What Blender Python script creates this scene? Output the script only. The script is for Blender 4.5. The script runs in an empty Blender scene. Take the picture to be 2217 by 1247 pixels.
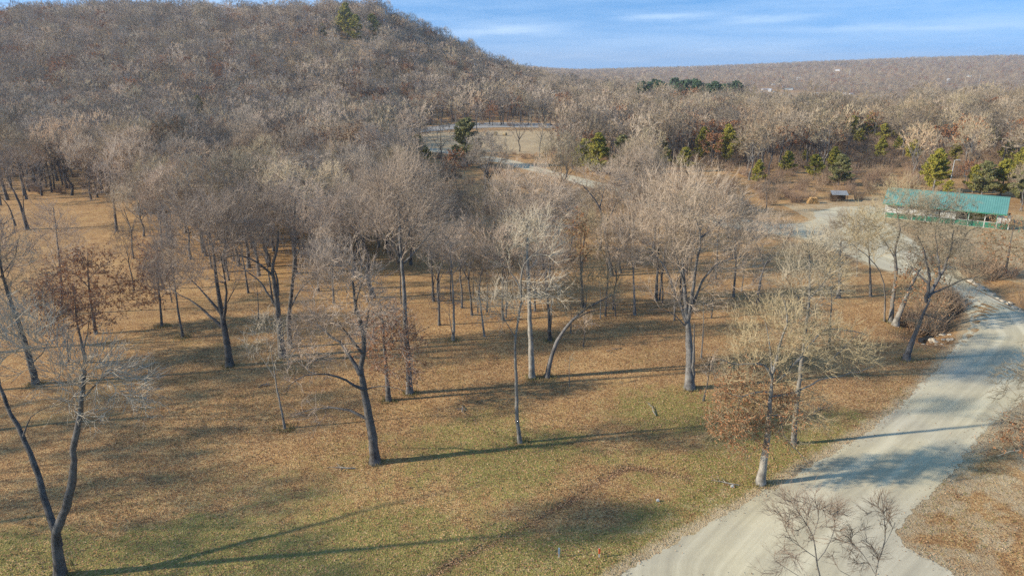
import bpy, math, time
import numpy as np
from mathutils import Vector
from mathutils.geometry import delaunay_2d_cdt
T0 = time.time()
RNG = np.random.default_rng(7)
sc = bpy.context.scene
COL = sc.collection

# ------------------------------------------------------------------ camera, sky, sun, exposure
CH, FPX, PITCH = 26.0, 1498.0, math.radians(17.4)
CX, CY = 1108.5, 623.5
cam = bpy.data.cameras.new('camera')
cam.sensor_width = 36.0
cam.lens = 36.0 * FPX / 2217.0
cam.clip_start = 0.5
cam.clip_end = 30000
camo = bpy.data.objects.new('camera', cam)
camo.location = (0, 0, CH)
camo.rotation_euler = (math.pi / 2 - PITCH, 0, 0)
COL.objects.link(camo)
sc.camera = camo

SUN_EL = math.radians(25)
SUN_AZ = math.radians(190)          # angle of the vector to the sun, from +X
sv = Vector((math.cos(SUN_AZ) * math.cos(SUN_EL), math.sin(SUN_AZ) * math.cos(SUN_EL), math.sin(SUN_EL)))
sl = bpy.data.lights.new('sun', 'SUN')
sl.energy = 3.6
sl.angle = math.radians(1.2)
sl.color = (1.0, 0.90, 0.76)
so = bpy.data.objects.new('sun', sl)
so.rotation_euler = sv.to_track_quat('Z', 'Y').to_euler()
COL.objects.link(so)

W = bpy.data.worlds.new('World')
sc.world = W
W.use_nodes = True
wt = W.node_tree
for n in list(wt.nodes):
    wt.nodes.remove(n)


class NT:
    """small helper to write node trees"""
    def __init__(self, tree):
        self.t = tree

    def n(self, typ, ins=None, **props):
        nd = self.t.nodes.new(typ)
        for k, v in props.items():
            setattr(nd, k, v)
        for k, v in (ins or {}).items():
            s = nd.inputs[k]
            if hasattr(v, 'is_output') or isinstance(v, bpy.types.NodeSocket):
                self.t.links.new(v, s)
            else:
                s.default_value = v
        return nd

    def math(self, op, a, b=0.0, clamp=False):
        return self.n('ShaderNodeMath', {0: a, 1: b}, operation=op, use_clamp=clamp).outputs[0]

    def mix(self, fac, a, b, blend='MIX'):
        m = self.n('ShaderNodeMix', {0: fac, 6: a, 7: b}, data_type='RGBA', blend_type=blend)
        return m.outputs[2]

    def ramp(self, fac, stops, interp='LINEAR'):
        r = self.n('ShaderNodeValToRGB', {0: fac})
        cr = r.color_ramp
        cr.interpolation = interp
        while len(cr.elements) < len(stops):
            cr.elements.new(0.5)
        for e, (p, c) in zip(cr.elements, stops):
            e.position = p
            e.color = tuple(c) + (1,) if len(c) == 3 else c
        return r.outputs[0]

    def noise(self, vec, scale, detail=3, rough=0.55):
        return self.n('ShaderNodeTexNoise', {'Vector': vec, 'Scale': scale, 'Detail': detail, 'Roughness': rough}).outputs[0]


w = NT(wt)
tc = w.n('ShaderNodeTexCoord').outputs['Generated']
lift = w.n('ShaderNodeVectorMath', {0: tc, 1: (0, 0, 0.30)}, operation='ADD').outputs[0]
lift = w.n('ShaderNodeVectorMath', {0: lift}, operation='NORMALIZE').outputs[0]
sky = w.n('ShaderNodeTexSky', {0: lift}, sky_type='NISHITA', sun_disc=False)
sky.sun_elevation = SUN_EL
sky.sun_rotation = math.atan2(sv.x, sv.y)
sky.altitude = 200
sky.air_density = 1.0
sky.dust_density = 0.3
sky.ozone_density = 2.5
sep = w.n('ShaderNodeSeparateXYZ', {0: tc})
X_, Y_, Z_ = sep.outputs
az = w.math('ARCTAN2', X_, Y_)          # radians, 0 = +Y
el = w.math('ARCSINE', Z_)
cvec = w.n('ShaderNodeCombineXYZ', {0: az, 1: w.math('MULTIPLY', el, 9.0), 2: 0.0}).outputs[0]
cn = w.noise(cvec, 3.2, 6, 0.6)
cn2 = w.noise(cvec, 14.0, 5, 0.65)
cl = w.math('MULTIPLY', w.math('SUBTRACT', cn, 0.40, True), 2.6, True)
cl = w.math('MULTIPLY', cl, w.math('ADD', 0.35, cn2))
# thin bright streaks of high cloud, each at its own bearing and height in the sky
def streak(a0, e0, sa, se, tilt, amp):
    se = se * 1.5
    da = w.math('SUBTRACT', az, a0)
    de = w.math('SUBTRACT', w.math('SUBTRACT', el, e0), w.math('MULTIPLY', da, tilt))
    de = w.math('ADD', de, w.math('MULTIPLY', w.math('SUBTRACT', cn2, 0.5), se * 2.6))
    g = w.math('ADD', w.math('POWER', w.math('ABSOLUTE', w.math('DIVIDE', da, sa)), 2.0),
               w.math('POWER', w.math('ABSOLUTE', w.math('DIVIDE', de, se)), 2.0))
    return w.math('MULTIPLY', w.math('EXPONENT', w.math('MULTIPLY', g, -1.0)), amp)
st = [streak(-0.02, 0.052, 0.075, 0.0045, 0.05, 0.75), streak(0.20, 0.068, 0.06, 0.003, 0.02, 0.8),
      streak(0.33, 0.062, 0.07, 0.0035, 0.05, 0.7), streak(0.48, 0.049, 0.16, 0.0028, -0.01, 0.45),
      streak(0.36, 0.038, 0.35, 0.012, 0.03, 0.30), streak(-0.5, 0.10, 0.3, 0.03, 0.0, 0.35)]
acc = w.math('MULTIPLY', cl, 0.5)
for s_ in st:
    acc = w.math('ADD', acc, w.math('MULTIPLY', s_, 0.62))
acc = w.math('MINIMUM', acc, 0.85)
tint = w.mix(1.0, sky.outputs[0], (0.50, 0.83, 0.99, 1), 'MULTIPLY')
skyc = w.mix(acc, tint, (2.9, 3.8, 4.9, 1))
bg = w.n('ShaderNodeBackground', {0: skyc, 1: 0.13})
wo = w.n('ShaderNodeOutputWorld', {0: bg.outputs[0]})

vs = sc.view_settings
sc.display_settings.display_device = 'sRGB'
vs.view_transform = 'Standard'
vs.look = 'None'
vs.gamma = 1
vs.use_curve_mapping = False
vs.exposure = 1.03
sc.cycles.max_bounces = 5
sc.cycles.diffuse_bounces = 4
sc.cycles.transparent_max_bounces = 8
sc.cycles.use_denoising = False


# ------------------------------------------------------------------ small numpy tools
def _h(ix, iy, s):
    n = (ix * 374761393 + iy * 668265263 + s * 974634777) & 0xffffffff
    n = ((n ^ (n >> 13)) * 1274126177) & 0xffffffff
    return ((n ^ (n >> 16)) & 0xffff) / 65535.0


def vnoise(x, y, s=0):
    x = np.asarray(x, float); y = np.asarray(y, float)
    ix = np.floor(x).astype(np.int64); iy = np.floor(y).astype(np.int64)
    fx = x - ix; fy = y - iy
    fx = fx * fx * (3 - 2 * fx); fy = fy * fy * (3 - 2 * fy)
    a = _h(ix, iy, s); b = _h(ix + 1, iy, s); c = _h(ix, iy + 1, s); d = _h(ix + 1, iy + 1, s)
    return (a * (1 - fx) + b * fx) * (1 - fy) + (c * (1 - fx) + d * fx) * fy


def fbm(x, y, s=0, o=4):
    r = 0; a = 0.5; t = 0
    for i in range(o):
        r = r + a * vnoise(x * 2 ** i, y * 2 ** i, s + i); t += a; a *= 0.5
    return r / t


def sstep(a, b, x):
    t = np.clip((x - a) / (b - a), 0, 1)
    return t * t * (3 - 2 * t)


def gp(px, py, z=0.0):
    """pixel of the photograph -> point of the level z"""
    u = px - CX; v = CY - py
    dy = FPX * math.cos(PITCH) + v * math.sin(PITCH)
    dz = -FPX * math.sin(PITCH) + v * math.cos(PITCH)
    t = (CH - z) / -dz
    return np.array([u * t, dy * t, z])


def pp(px, py, Y):
    """pixel -> point of the upright plane at distance Y"""
    u = px - CX; v = CY - py
    dy = FPX * math.cos(PITCH) + v * math.sin(PITCH)
    dz = -FPX * math.sin(PITCH) + v * math.cos(PITCH)
    t = Y / dy
    return np.array([u * t, Y, CH + dz * t])


def proj(x, y, z):
    """world -> pixel"""
    z = z - CH
    fw = y * math.cos(PITCH) - z * math.sin(PITCH)
    up = y * math.sin(PITCH) + z * math.cos(PITCH)
    return CX + FPX * x / fw, CY - FPX * up / fw


def seg_dist(x, y, pts):
    """distance of points to a polyline"""
    d = np.full(np.shape(x), 1e9)
    for (ax, ay), (bx, by) in zip(pts[:-1], pts[1:]):
        vx, vy = bx - ax, by - ay
        t = np.clip(((x - ax) * vx + (y - ay) * vy) / (vx * vx + vy * vy + 1e-9), 0, 1)
        d = np.minimum(d, np.hypot(x - ax - t * vx, y - ay - t * vy))
    return d


def inside(x, y, poly):
    c = np.zeros(np.shape(x), bool)
    n = len(poly)
    for i in range(n):
        x1, y1 = poly[i]; x2, y2 = poly[(i + 1) % n]
        if y1 == y2:
            continue
        m = ((y1 > y) != (y2 > y)) & (x < (x2 - x1) * (y - y1) / (y2 - y1) + x1)
        c ^= m
    return c


g2 = lambda lst: [tuple(gp(a, b)[:2]) for a, b in lst]
CREEK = g2([(2075, 655), (2045, 675), (2020, 700), (1998, 725)])
DITCH = g2([(2075, 596), (2130, 606), (2180, 640), (2240, 672), (2300, 690)])
RUT = g2([(900, 1262), (1010, 1200), (1120, 1150), (1190, 1105), (1250, 1075), (1320, 1030), (1360, 1010), (1420, 1018), (1500, 1035)])


def height(x, y):
    x = np.asarray(x, float); y = np.asarray(y, float)
    h = (fbm(x / 38, y / 38, 3, 2) - 0.5) * 0.7 * sstep(40, 120, y)
    h = h + (fbm(x / 6, y / 6, 9, 2) - 0.5) * 0.12
    # swale in the lawn
    h = h - 0.10 * np.exp(-(seg_dist(x, y, RUT) / 0.35) ** 2)
    h = h - 1.1 * np.exp(-(seg_dist(x, y, CREEK) / 2.0) ** 2)
    h = h - 0.5 * np.exp(-(seg_dist(x, y, DITCH) / 1.6) ** 2)
    # wooded hill to the left
    r = x / np.maximum(y, 1)
    nose = np.interp(r, [-2, -0.9, -0.45, -0.235, -0.185, -0.155, -0.10, -0.045, 0.0, 0.055, 0.10, 3],
                     [0.86, 0.92, 0.98, 1.0, 1.0, 0.83, 0.62, 0.42, 0.25, 0.10, 0.02, 0])
    foot = 300 - 40 * sstep(-0.25, -0.6, r)
    foot = np.where(r > -0.15, 345, foot + 45 * sstep(-0.3, -0.15, r))
    hill = 66 * nose * (0.45 * np.clip((y - foot) / (620 - foot), 0, 1) + 0.55 * sstep(0, 1, (y - foot) / (640 - foot)))
    hill = hill * (1 + 0.10 * (fbm(x / 70, y / 70, 21, 3) - 0.5) * sstep(0, 60, hill) * 2)
    h = h + hill
    # long ridge on the far right, valley before it
    rr = sstep(0.02, 0.75, r)
    dv = sstep(0.10, 0.30, r)
    h = h - 24 * sstep(380, 760, y) * dv
    h = h + sstep(900, 2900, y) * (14 + 56 * rr + 24 * dv + 6 * (fbm(x / 260, y / 260, 31, 3) - 0.5)) + sstep(2900, 5200, y) * (-30)
    return h


# ------------------------------------------------------------------ mesh building
def mesh_np(name, V, Q=None, T=None, mats=(), smooth=True, qm=None, tm=None, fattr=None):
    me = bpy.data.meshes.new(name)
    V = np.asarray(V, np.float32).reshape(-1, 3)
    Q = np.zeros((0, 4), np.int32) if Q is None else np.asarray(Q, np.int32).reshape(-1, 4)
    T = np.zeros((0, 3), np.int32) if T is None else np.asarray(T, np.int32).reshape(-1, 3)
    me.vertices.add(len(V)); me.vertices.foreach_set('co', V.ravel())
    me.loops.add(Q.size + T.size)
    me.loops.foreach_set('vertex_index', np.concatenate([Q.ravel(), T.ravel()]).astype(np.int32))
    nq, nt = len(Q), len(T)
    me.polygons.add(nq + nt)
    st = np.concatenate([np.arange(nq) * 4, nq * 4 + np.arange(nt) * 3]).astype(np.int32)
    me.polygons.foreach_set('loop_start', st)
    me.polygons.foreach_set('use_smooth', np.full(nq + nt, smooth, bool))
    if qm is not None or tm is not None:
        mi = np.concatenate([qm if qm is not None else np.zeros(nq, int), tm if tm is not None else np.zeros(nt, int)])
        me.polygons.foreach_set('material_index', mi.astype(np.int32))
    for m in mats:
        me.materials.append(m)
    if fattr is not None:
        a = me.attributes.new('rnd', 'FLOAT', 'FACE')
        a.data.foreach_set('value', np.asarray(fattr, np.float32))
    me.update(calc_edges=True)
    return me


def link(name, me, parent=None, loc=None, **props):
    o = bpy.data.objects.new(name, me)
    COL.objects.link(o)
    if parent is not None:
        o.parent = parent
    if loc is not None:
        o.location = loc
    for k, v in props.items():
        if v is not None:
            o[k] = v
    return o


class Geo:
    """collects quads and triangles"""
    def __init__(self):
        self.V = []; self.Q = []; self.T = []; self.qm = []; self.tm = []; self.n = 0

    def add(self, V, Q=None, T=None, m=0):
        V = np.asarray(V, float).reshape(-1, 3)
        self.V.append(V)
        if Q is not None and len(Q):
            Q = np.asarray(Q).reshape(-1, 4) + self.n; self.Q.append(Q); self.qm.append(np.full(len(Q), m))
        if T is not None and len(T):
            T = np.asarray(T).reshape(-1, 3) + self.n; self.T.append(T); self.tm.append(np.full(len(T), m))
        self.n += len(V)

    def box(self, a, b, m=0, M=None):
        x0, y0, z0 = a; x1, y1, z1 = b
        V = np.array([(x, y, z) for z in (z0, z1) for y in (y0, y1) for x in (x0, x1)], float)
        if M is not None:
            V = V @ M[:3, :3].T + M[:3, 3]
        self.add(V, [(0, 2, 3, 1), (4, 5, 7, 6), (0, 1, 5, 4), (2, 6, 7, 3), (0, 4, 6, 2), (1, 3, 7, 5)], m=m)

    def mesh(self, name, mats, smooth=False):
        V = np.concatenate(self.V) if self.V else np.zeros((0, 3))
        Q = np.concatenate(self.Q) if self.Q else None
        T = np.concatenate(self.T) if self.T else None
        qm = np.concatenate(self.qm) if self.qm else None
        tm = np.concatenate(self.tm) if self.tm else None
        return mesh_np(name, V, Q, T, mats, smooth, qm, tm)


def norm(v):
    return v / np.maximum(np.linalg.norm(v, axis=-1, keepdims=True), 1e-9)


def tubes(geo, P, R, k=3, tip=False, m=0, rng=None):
    """P (N,S,3) polylines, R (N,S) radii"""
    N, S, _ = P.shape
    if N == 0:
        return
    Tn = np.gradient(P, axis=1) if S > 2 else np.repeat(P[:, 1:2] - P[:, 0:1], 2, 1)
    Tn = norm(Tn)
    ref = np.zeros((N, 1, 3)); ref[..., 0] = 0.31; ref[..., 1] = 0.95
    A = norm(np.cross(Tn, ref + 0 * Tn)); B = np.cross(Tn, A)
    ang = np.arange(k) * 2 * math.pi / k
    c = np.cos(ang)[None, None, :, None]; s = np.sin(ang)[None, None, :, None]
    Rn = R[..., None, None]
    ring = P[:, :, None, :] + Rn * (c * A[:, :, None, :] + s * B[:, :, None, :])
    i = np.arange(k); j = (i + 1) % k
    if tip:
        body = ring[:, :S - 1].reshape(N, -1, 3)
        V = np.concatenate([body, P[:, S - 1:S]], 1)
        per = (S - 1) * k + 1
        Q = []
        for s_ in range(S - 2):
            Q.append(np.stack([s_ * k + i, s_ * k + j, (s_ + 1) * k + j, (s_ + 1) * k + i], -1))
        T = np.stack([(S - 2) * k + i, (S - 2) * k + j, np.full(k, per - 1)], -1)
        off = np.arange(N)[:, None, None] * per
        Q = (np.concatenate(Q)[None] + off).reshape(-1, 4) if Q else None
        geo.add(V.reshape(-1, 3), Q, (T[None] + off).reshape(-1, 3), m)
    else:
        per = S * k
        Q = np.concatenate([np.stack([s_ * k + i, s_ * k + j, (s_ + 1) * k + j, (s_ + 1) * k + i], -1) for s_ in range(S - 1)])
        off = np.arange(N)[:, None, None] * per
        geo.add(ring.reshape(-1, 3), (Q[None] + off).reshape(-1, 4), None, m)


def catmull(pts, n):
    pts = np.asarray(pts, float)
    P = np.concatenate([[2 * pts[0] - pts[1]], pts, [2 * pts[-1] - pts[-2]]])
    L = np.concatenate([[0], np.cumsum(np.linalg.norm(np.diff(pts, axis=0), axis=1))])
    q = np.linspace(0, L[-1], n)
    out = []
    for d in q:
        i = min(np.searchsorted(L, d, side='right') - 1, len(pts) - 2)
        t = (d - L[i]) / max(L[i + 1] - L[i], 1e-9)
        p0, p1, p2, p3 = P[i], P[i + 1], P[i + 2], P[i + 3]
        out.append(0.5 * (2 * p1 + (p2 - p0) * t + (2 * p0 - 5 * p1 + 4 * p2 - p3) * t * t + (3 * p1 - p0 - 3 * p2 + p3) * t ** 3))
    return np.array(out)


def build_tree(limbs, crowns, rng, M=110, twig_gap=0.30, twig_len=(0.6, 1.5), sub=3.6, wig=0.10, trop=0.25, twr=0.0155,
               bare=0.5, leaves=0, leaf_size=0.09, leaf_zone=None, mats=(), sides=8, subsegs=2, sub3=2.1, leaf_m=2):
    """limbs: list of (points (n,3), r0, r1), first one the trunk; crowns: list of (centre, radii, weight).
    returns two Geo: trunk (limbs) and crown (branches, twigs, leaves)"""
    tg, cg = Geo(), Geo()
    NP, NT_, NR = [], [], []
    base_z = limbs[0][0][0][2]
    for li, (pts, r0, r1) in enumerate(limbs):
        L = np.sum(np.linalg.norm(np.diff(pts, axis=0), axis=1))
        n = int(np.clip(L / 0.55, 5, 26))
        P = catmull(pts, n)
        P[1:] += rng.normal(0, 0.012 + 0.22 * wig * (0.15 if li == 0 else 0.6), (n - 1, 3)) * min(1, L / 6)
        if li == 0:
            pass
        t = np.linspace(0, 1, n)
        R = r0 + (r1 - r0) * t ** 0.85
        R *= 1 + rng.normal(0, 0.04, n)
        if li == 0:
            R *= 1 + 0.38 * np.exp(-(P[:, 2] - base_z) / 0.22)
            P[0, 2] -= 0.25
        tubes(tg, P[None], R[None], sides if li == 0 else max(5, sides - 2))
        Tn = norm(np.gradient(P, axis=0))
        s = int(n * (bare if li == 0 else 0.22))
        NP.append(P[s:]); NT_.append(Tn[s:]); NR.append(R[s:])
    NP = np.concatenate(NP); NT_ = np.concatenate(NT_); NR = np.concatenate(NR)
    n_l = len(NP)
    wsum = sum(c[2] for c in crowns)
    targets = []
    for c, rad, wgt in crowns:
        m = int(round(M * wgt / wsum))
        d = norm(rng.normal(size=(m, 3)))
        d[:, 2] = np.where(d[:, 2] < -0.55, -d[:, 2], d[:, 2])
        targets.append(np.asarray(c) + d * np.asarray(rad) * rng.uniform(0.25, 1, (m, 1)) ** 0.5)
    targets = np.concatenate(targets)
    targets[:, 2] = np.maximum(targets[:, 2], base_z + 1.0)
    dist0 = np.min(np.linalg.norm(targets[:, None] - NP[None, ::2], axis=2), axis=1)
    targets = targets[np.argsort(dist0)]
    BP, BR = [], []
    S = 6
    tt = np.linspace(0, 1, S)[:, None]
    for T in targets:
        d = T - NP
        L = np.linalg.norm(d, axis=1)
        ca = np.einsum('ij,ij->i', NT_, d) / np.maximum(L, 1e-6)
        cost = L * (1 + 1.5 * np.maximum(0, 0.62 - ca)) + 0.4 * np.maximum(0, -d[:, 2])
        cost = np.where(L < 0.35, 1e9, cost)
        k = int(np.argmin(cost)); l = L[k]
        P0 = NP[k]; P1 = P0 + norm(NT_[k] + 0.5 * d[k] / l + rng.normal(0, 0.2, 3)) * l * 0.45; P2 = T + np.array([0, 0, trop * l * 0.25])
        P = (1 - tt) ** 2 * P0 + 2 * tt * (1 - tt) * P1 + tt ** 2 * P2
        P[1:-1] += rng.normal(0, wig * l * 0.28, (S - 2, 3))
        r0 = min(NR[k] * 0.75, 0.018 + 0.024 * l); r1 = max(r0 * 0.42, 0.013)
        R = r0 + (r1 - r0) * tt[:, 0]
        BP.append(P); BR.append(R)
        Tn = norm(np.gradient(P, axis=0))
        NP = np.concatenate([NP, P[1:]]); NT_ = np.concatenate([NT_, Tn[1:]]); NR = np.concatenate([NR, R[1:]])
    BP = np.array(BP); BR = np.array(BR)
    tubes(cg, BP, BR, 4)
    cen = np.average([np.asarray(c[0]) for c in crowns], axis=0, weights=[c[2] for c in crowns])

    def spawn(BP, BR, gap, lens, ang, tropv, outw, S, rr, extra_end=0):
        N, K, _ = BP.shape
        seg = np.linalg.norm(np.diff(BP, axis=1), axis=2).sum(1)
        cnt = np.maximum(1, np.round(seg / gap + rng.uniform(-.5, .5, N))).astype(int) + extra_end
        idx = np.repeat(np.arange(N), cnt)
        M_ = len(idx)
        t = rng.uniform(0.15, 1.0, M_) ** 0.8 * (K - 1) * 0.999
        i = t.astype(int); f = (t - i)[:, None]
        P0 = BP[idx, i] * (1 - f) + BP[idx, i + 1] * f
        Tg = norm(BP[idx, i + 1] - BP[idx, i])
        rnd = norm(rng.normal(size=(M_, 3)))
        perp = norm(rnd - np.einsum('ij,ij->i', rnd, Tg)[:, None] * Tg)
        a = rng.normal(ang, 0.25, M_)[:, None]
        D = norm(np.cos(a) * Tg + np.sin(a) * perp + np.array([0, 0, tropv]) + outw * norm(P0 - cen))
        L = rng.uniform(lens[0], lens[1], M_) * (1.15 - 0.45 * (t / K))
        P = [P0]
        d = D
        for s in range(S - 1):
            P.append(P[-1] + d * (L / (S - 1))[:, None])
            d = norm(d + rng.normal(0, wig * 2.2, (M_, 3)) + np.array([0, 0, tropv * 0.35]))
        P = np.stack(P, 1)
        R = rr * (1 - 0.6 * np.linspace(0, 1, S))[None, :] * rng.uniform(0.8, 1.25, (M_, 1))
        return P, R
    A, AR = spawn(BP, BR, twig_gap, twig_len, 0.75, trop * 0.6, 0.25, 4, twr)
    tubes(cg, A, AR, 3, tip=True)
    B, BR2 = spawn(A, AR, 1 / sub * np.mean(twig_len), (twig_len[0] * 0.5, twig_len[1] * 0.66), 0.65, trop * 0.5, 0.15, subsegs, twr * 0.75)
    tubes(cg, B, BR2, 3, tip=True)
    if sub3 > 0:
        C, CR = spawn(B, BR2, 0.58 * np.mean(twig_len) / sub3, (twig_len[0] * 0.42, twig_len[1] * 0.46), 0.6, trop * 0.5, 0.12, 2, twr * 0.62)
        tubes(cg, C, CR, 3, tip=True)
    if leaves:
        ends = np.concatenate([B[:, 1:].reshape(-1, 3), A[:, 1:].reshape(-1, 3)])
        if leaf_zone is not None:
            lc, lr = leaf_zone
            ends = ends[(((ends - lc) / lr) ** 2).sum(1) < 1]
        if len(ends):
            c = ends[rng.integers(0, len(ends), leaves)] + rng.normal(0, 0.07, (leaves, 3))
            leaf_quads(cg, c, leaf_size, rng, leaf_m)
    return tg, cg


def leaf_quads(geo, c, size, rng, m, flat=0.0):
    n = len(c)
    u = norm(rng.normal(size=(n, 3)) * np.array([1, 1, 1 - flat])); v = rng.normal(size=(n, 3)) * np.array([1, 1, 1 - flat])
    v = norm(v - np.einsum('ij,ij->i', u, v)[:, None] * u)
    nn = np.cross(u, v)
    s = size * rng.uniform(0.7, 1.4, (n, 1))
    V = np.stack([c - u * s * .8 - nn * s * .2, c + v * s * .5, c + u * s * .8 - nn * s * .2, c - v * s * .5], 1)
    Q = np.arange(n * 4).reshape(n, 4)
    geo.add(V.reshape(-1, 3), Q, None, m)


# ------------------------------------------------------------------ materials
def mat(name, rough=0.9):
    m = bpy.data.materials.new(name)
    m.use_nodes = True
    t = NT(m.node_tree)
    b = m.node_tree.nodes['Principled BSDF']
    b.inputs['Roughness'].default_value = rough
    b.inputs['Specular IOR Level'].default_value = 0.2
    t.b = b
    return m, t


def setc(t, col, key='Base Color'):
    t.t.links.new(col, t.b.inputs[key])


def bark_mat(name, dark, light, scale=3.0, var=0.35, ora=None):
    m, t = mat(name, 0.9)
    tc = t.n('ShaderNodeTexCoord').outputs['Object']
    mp = t.n('ShaderNodeMapping', {0: tc, 3: (1, 1, 0.25)}).outputs[0]
    n1 = t.noise(mp, scale * 6, 4, 0.65)
    n2 = t.noise(tc, scale * 0.6, 3)
    f = t.math('ADD', t.math('MULTIPLY', n1, 0.7), t.math('MULTIPLY', n2, 0.4))
    pt = t.noise(tc, 1.6, 5, 0.75)
    f = t.math('ADD', f, t.math('MULTIPLY', t.math('SUBTRACT', pt, 0.5), 0.9))
    c = t.ramp(f, [(0.34, dark), (0.80, light)])
    rnd = t.n('ShaderNodeObjectInfo').outputs['Random']
    g = t.ramp(rnd, [(0, (1 - var, 1 - var, 1 - var * 0.9)), (0.5, (1, 1, 1)), (1, (1 + var * .7, 1 + var * 0.7, 1 + var * .7))])
    c = t.mix(1.0, c, g, 'MULTIPLY')
    setc(t, c)
    bp = t.n('ShaderNodeBump', {'Strength': 0.6, 'Distance': 0.04, 'Height': n1})
    t.t.links.new(bp.outputs[0], t.b.inputs['Normal'])
    return m


BARK_D = bark_mat('bark_dark', (0.042, 0.038, 0.035), (0.22, 0.205, 0.18))
BARK_M = bark_mat('bark_grey', (0.07, 0.065, 0.06), (0.28, 0.265, 0.24))
BARK_P = bark_mat('bark_pale', (0.11, 0.10, 0.085), (0.37, 0.34, 0.28))


def twig_mat(name, stops, val=1.0, spread=0.22):
    m, t = mat(name, 0.85)
    tc = t.n('ShaderNodeTexCoord').outputs['Object']
    oi = t.n('ShaderNodeObjectInfo').outputs['Random']
    n = t.noise(tc, 0.9, 3)
    f = t.math('ADD', t.math('MULTIPLY', oi, 0.75), t.math('MULTIPLY', n, 0.35), True)
    c = t.ramp(f, stops)
    # colour cast of the light painted into twigs: yellower, darker towards the right
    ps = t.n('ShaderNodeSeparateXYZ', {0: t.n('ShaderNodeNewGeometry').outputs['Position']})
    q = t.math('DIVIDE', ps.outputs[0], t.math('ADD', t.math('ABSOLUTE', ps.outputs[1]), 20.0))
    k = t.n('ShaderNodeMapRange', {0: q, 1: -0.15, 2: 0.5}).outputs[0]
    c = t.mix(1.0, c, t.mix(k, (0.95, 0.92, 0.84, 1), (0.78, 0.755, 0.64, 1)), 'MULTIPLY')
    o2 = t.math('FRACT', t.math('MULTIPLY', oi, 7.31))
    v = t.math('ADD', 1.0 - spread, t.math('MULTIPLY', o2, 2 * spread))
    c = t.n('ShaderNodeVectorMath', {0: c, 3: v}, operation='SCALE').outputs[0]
    setc(t, c)
    return m


G = lambda *a: a
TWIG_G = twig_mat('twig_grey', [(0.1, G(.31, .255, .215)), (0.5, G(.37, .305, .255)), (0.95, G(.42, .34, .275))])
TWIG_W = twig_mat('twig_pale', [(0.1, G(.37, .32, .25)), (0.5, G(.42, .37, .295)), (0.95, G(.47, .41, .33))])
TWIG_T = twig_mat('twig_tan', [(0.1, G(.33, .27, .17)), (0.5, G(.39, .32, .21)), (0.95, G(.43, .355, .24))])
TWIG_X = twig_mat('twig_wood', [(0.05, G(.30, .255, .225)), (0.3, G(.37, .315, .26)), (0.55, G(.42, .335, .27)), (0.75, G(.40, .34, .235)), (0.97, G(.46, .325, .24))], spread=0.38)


def leaf_mat(name, stops, scale=7.0):
    m, t = mat(name, 0.7)
    tc = t.n('ShaderNodeTexCoord').outputs['Object']
    v = t.n('ShaderNodeTexVoronoi', {'Vector': tc, 'Scale': scale})
    cc = t.n('ShaderNodeSeparateColor', {0: v.outputs['Color']}).outputs[0]
    oi = t.n('ShaderNodeObjectInfo').outputs['Random']
    f = t.math('ADD', t.math('MULTIPLY', cc, 0.8), t.math('MULTIPLY', oi, 0.2))
    c = t.ramp(f, stops)
    setc(t, c)
    tr = t.n('ShaderNodeBsdfTranslucent', {0: c})
    ms = t.n('ShaderNodeMixShader', {0: 0.25, 1: t.b.outputs[0], 2: tr.outputs[0]})
    out = [n for n in t.t.nodes if n.type == 'OUTPUT_MATERIAL'][0]
    t.t.links.new(ms.outputs[0], out.inputs[0])
    return m


LEAF_R = leaf_mat('russet_leaf', [(0.0, G(.20, .085, .04)), (0.5, G(.40, .19, .085)), (1.0, G(.56, .33, .17))])
LEAF_D = leaf_mat('dull_brown_leaf', [(0.0, G(.16, .095, .06)), (0.5, G(.29, .18, .11)), (1.0, G(.42, .29, .18))])
LEAF_C = leaf_mat('cedar_leaf', [(0.0, G(.16, .17, .035)), (0.5, G(.36, .33, .055)), (1.0, G(.52, .43, .085))], 2.2)
LEAF_CD = leaf_mat('dark_cedar_leaf', [(0.0, G(.13, .14, .06)), (0.6, G(.26, .25, .10)), (1.0, G(.36, .33, .15))], 2.2)
LEAF_P = leaf_mat('pine_needle', [(0.0, G(.06, .105, .06)), (0.6, G(.11, .17, .085)), (1.0, G(.16, .23, .10))], 1.2)


def flat_mat(name, col, rough=0.6, nz=0.25, scale=4.0, metal=0.0):
    m, t = mat(name, rough)
    tc = t.n('ShaderNodeTexCoord').outputs['Object']
    n = t.noise(tc, scale, 5, 0.6)
    c = t.ramp(n, [(0.25, tuple(x * (1 - nz) for x in col)), (0.75, tuple(min(1, x * (1 + nz * 0.4)) for x in col))])
    setc(t, c)
    t.b.inputs['Metallic'].default_value = metal
    return m


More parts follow.
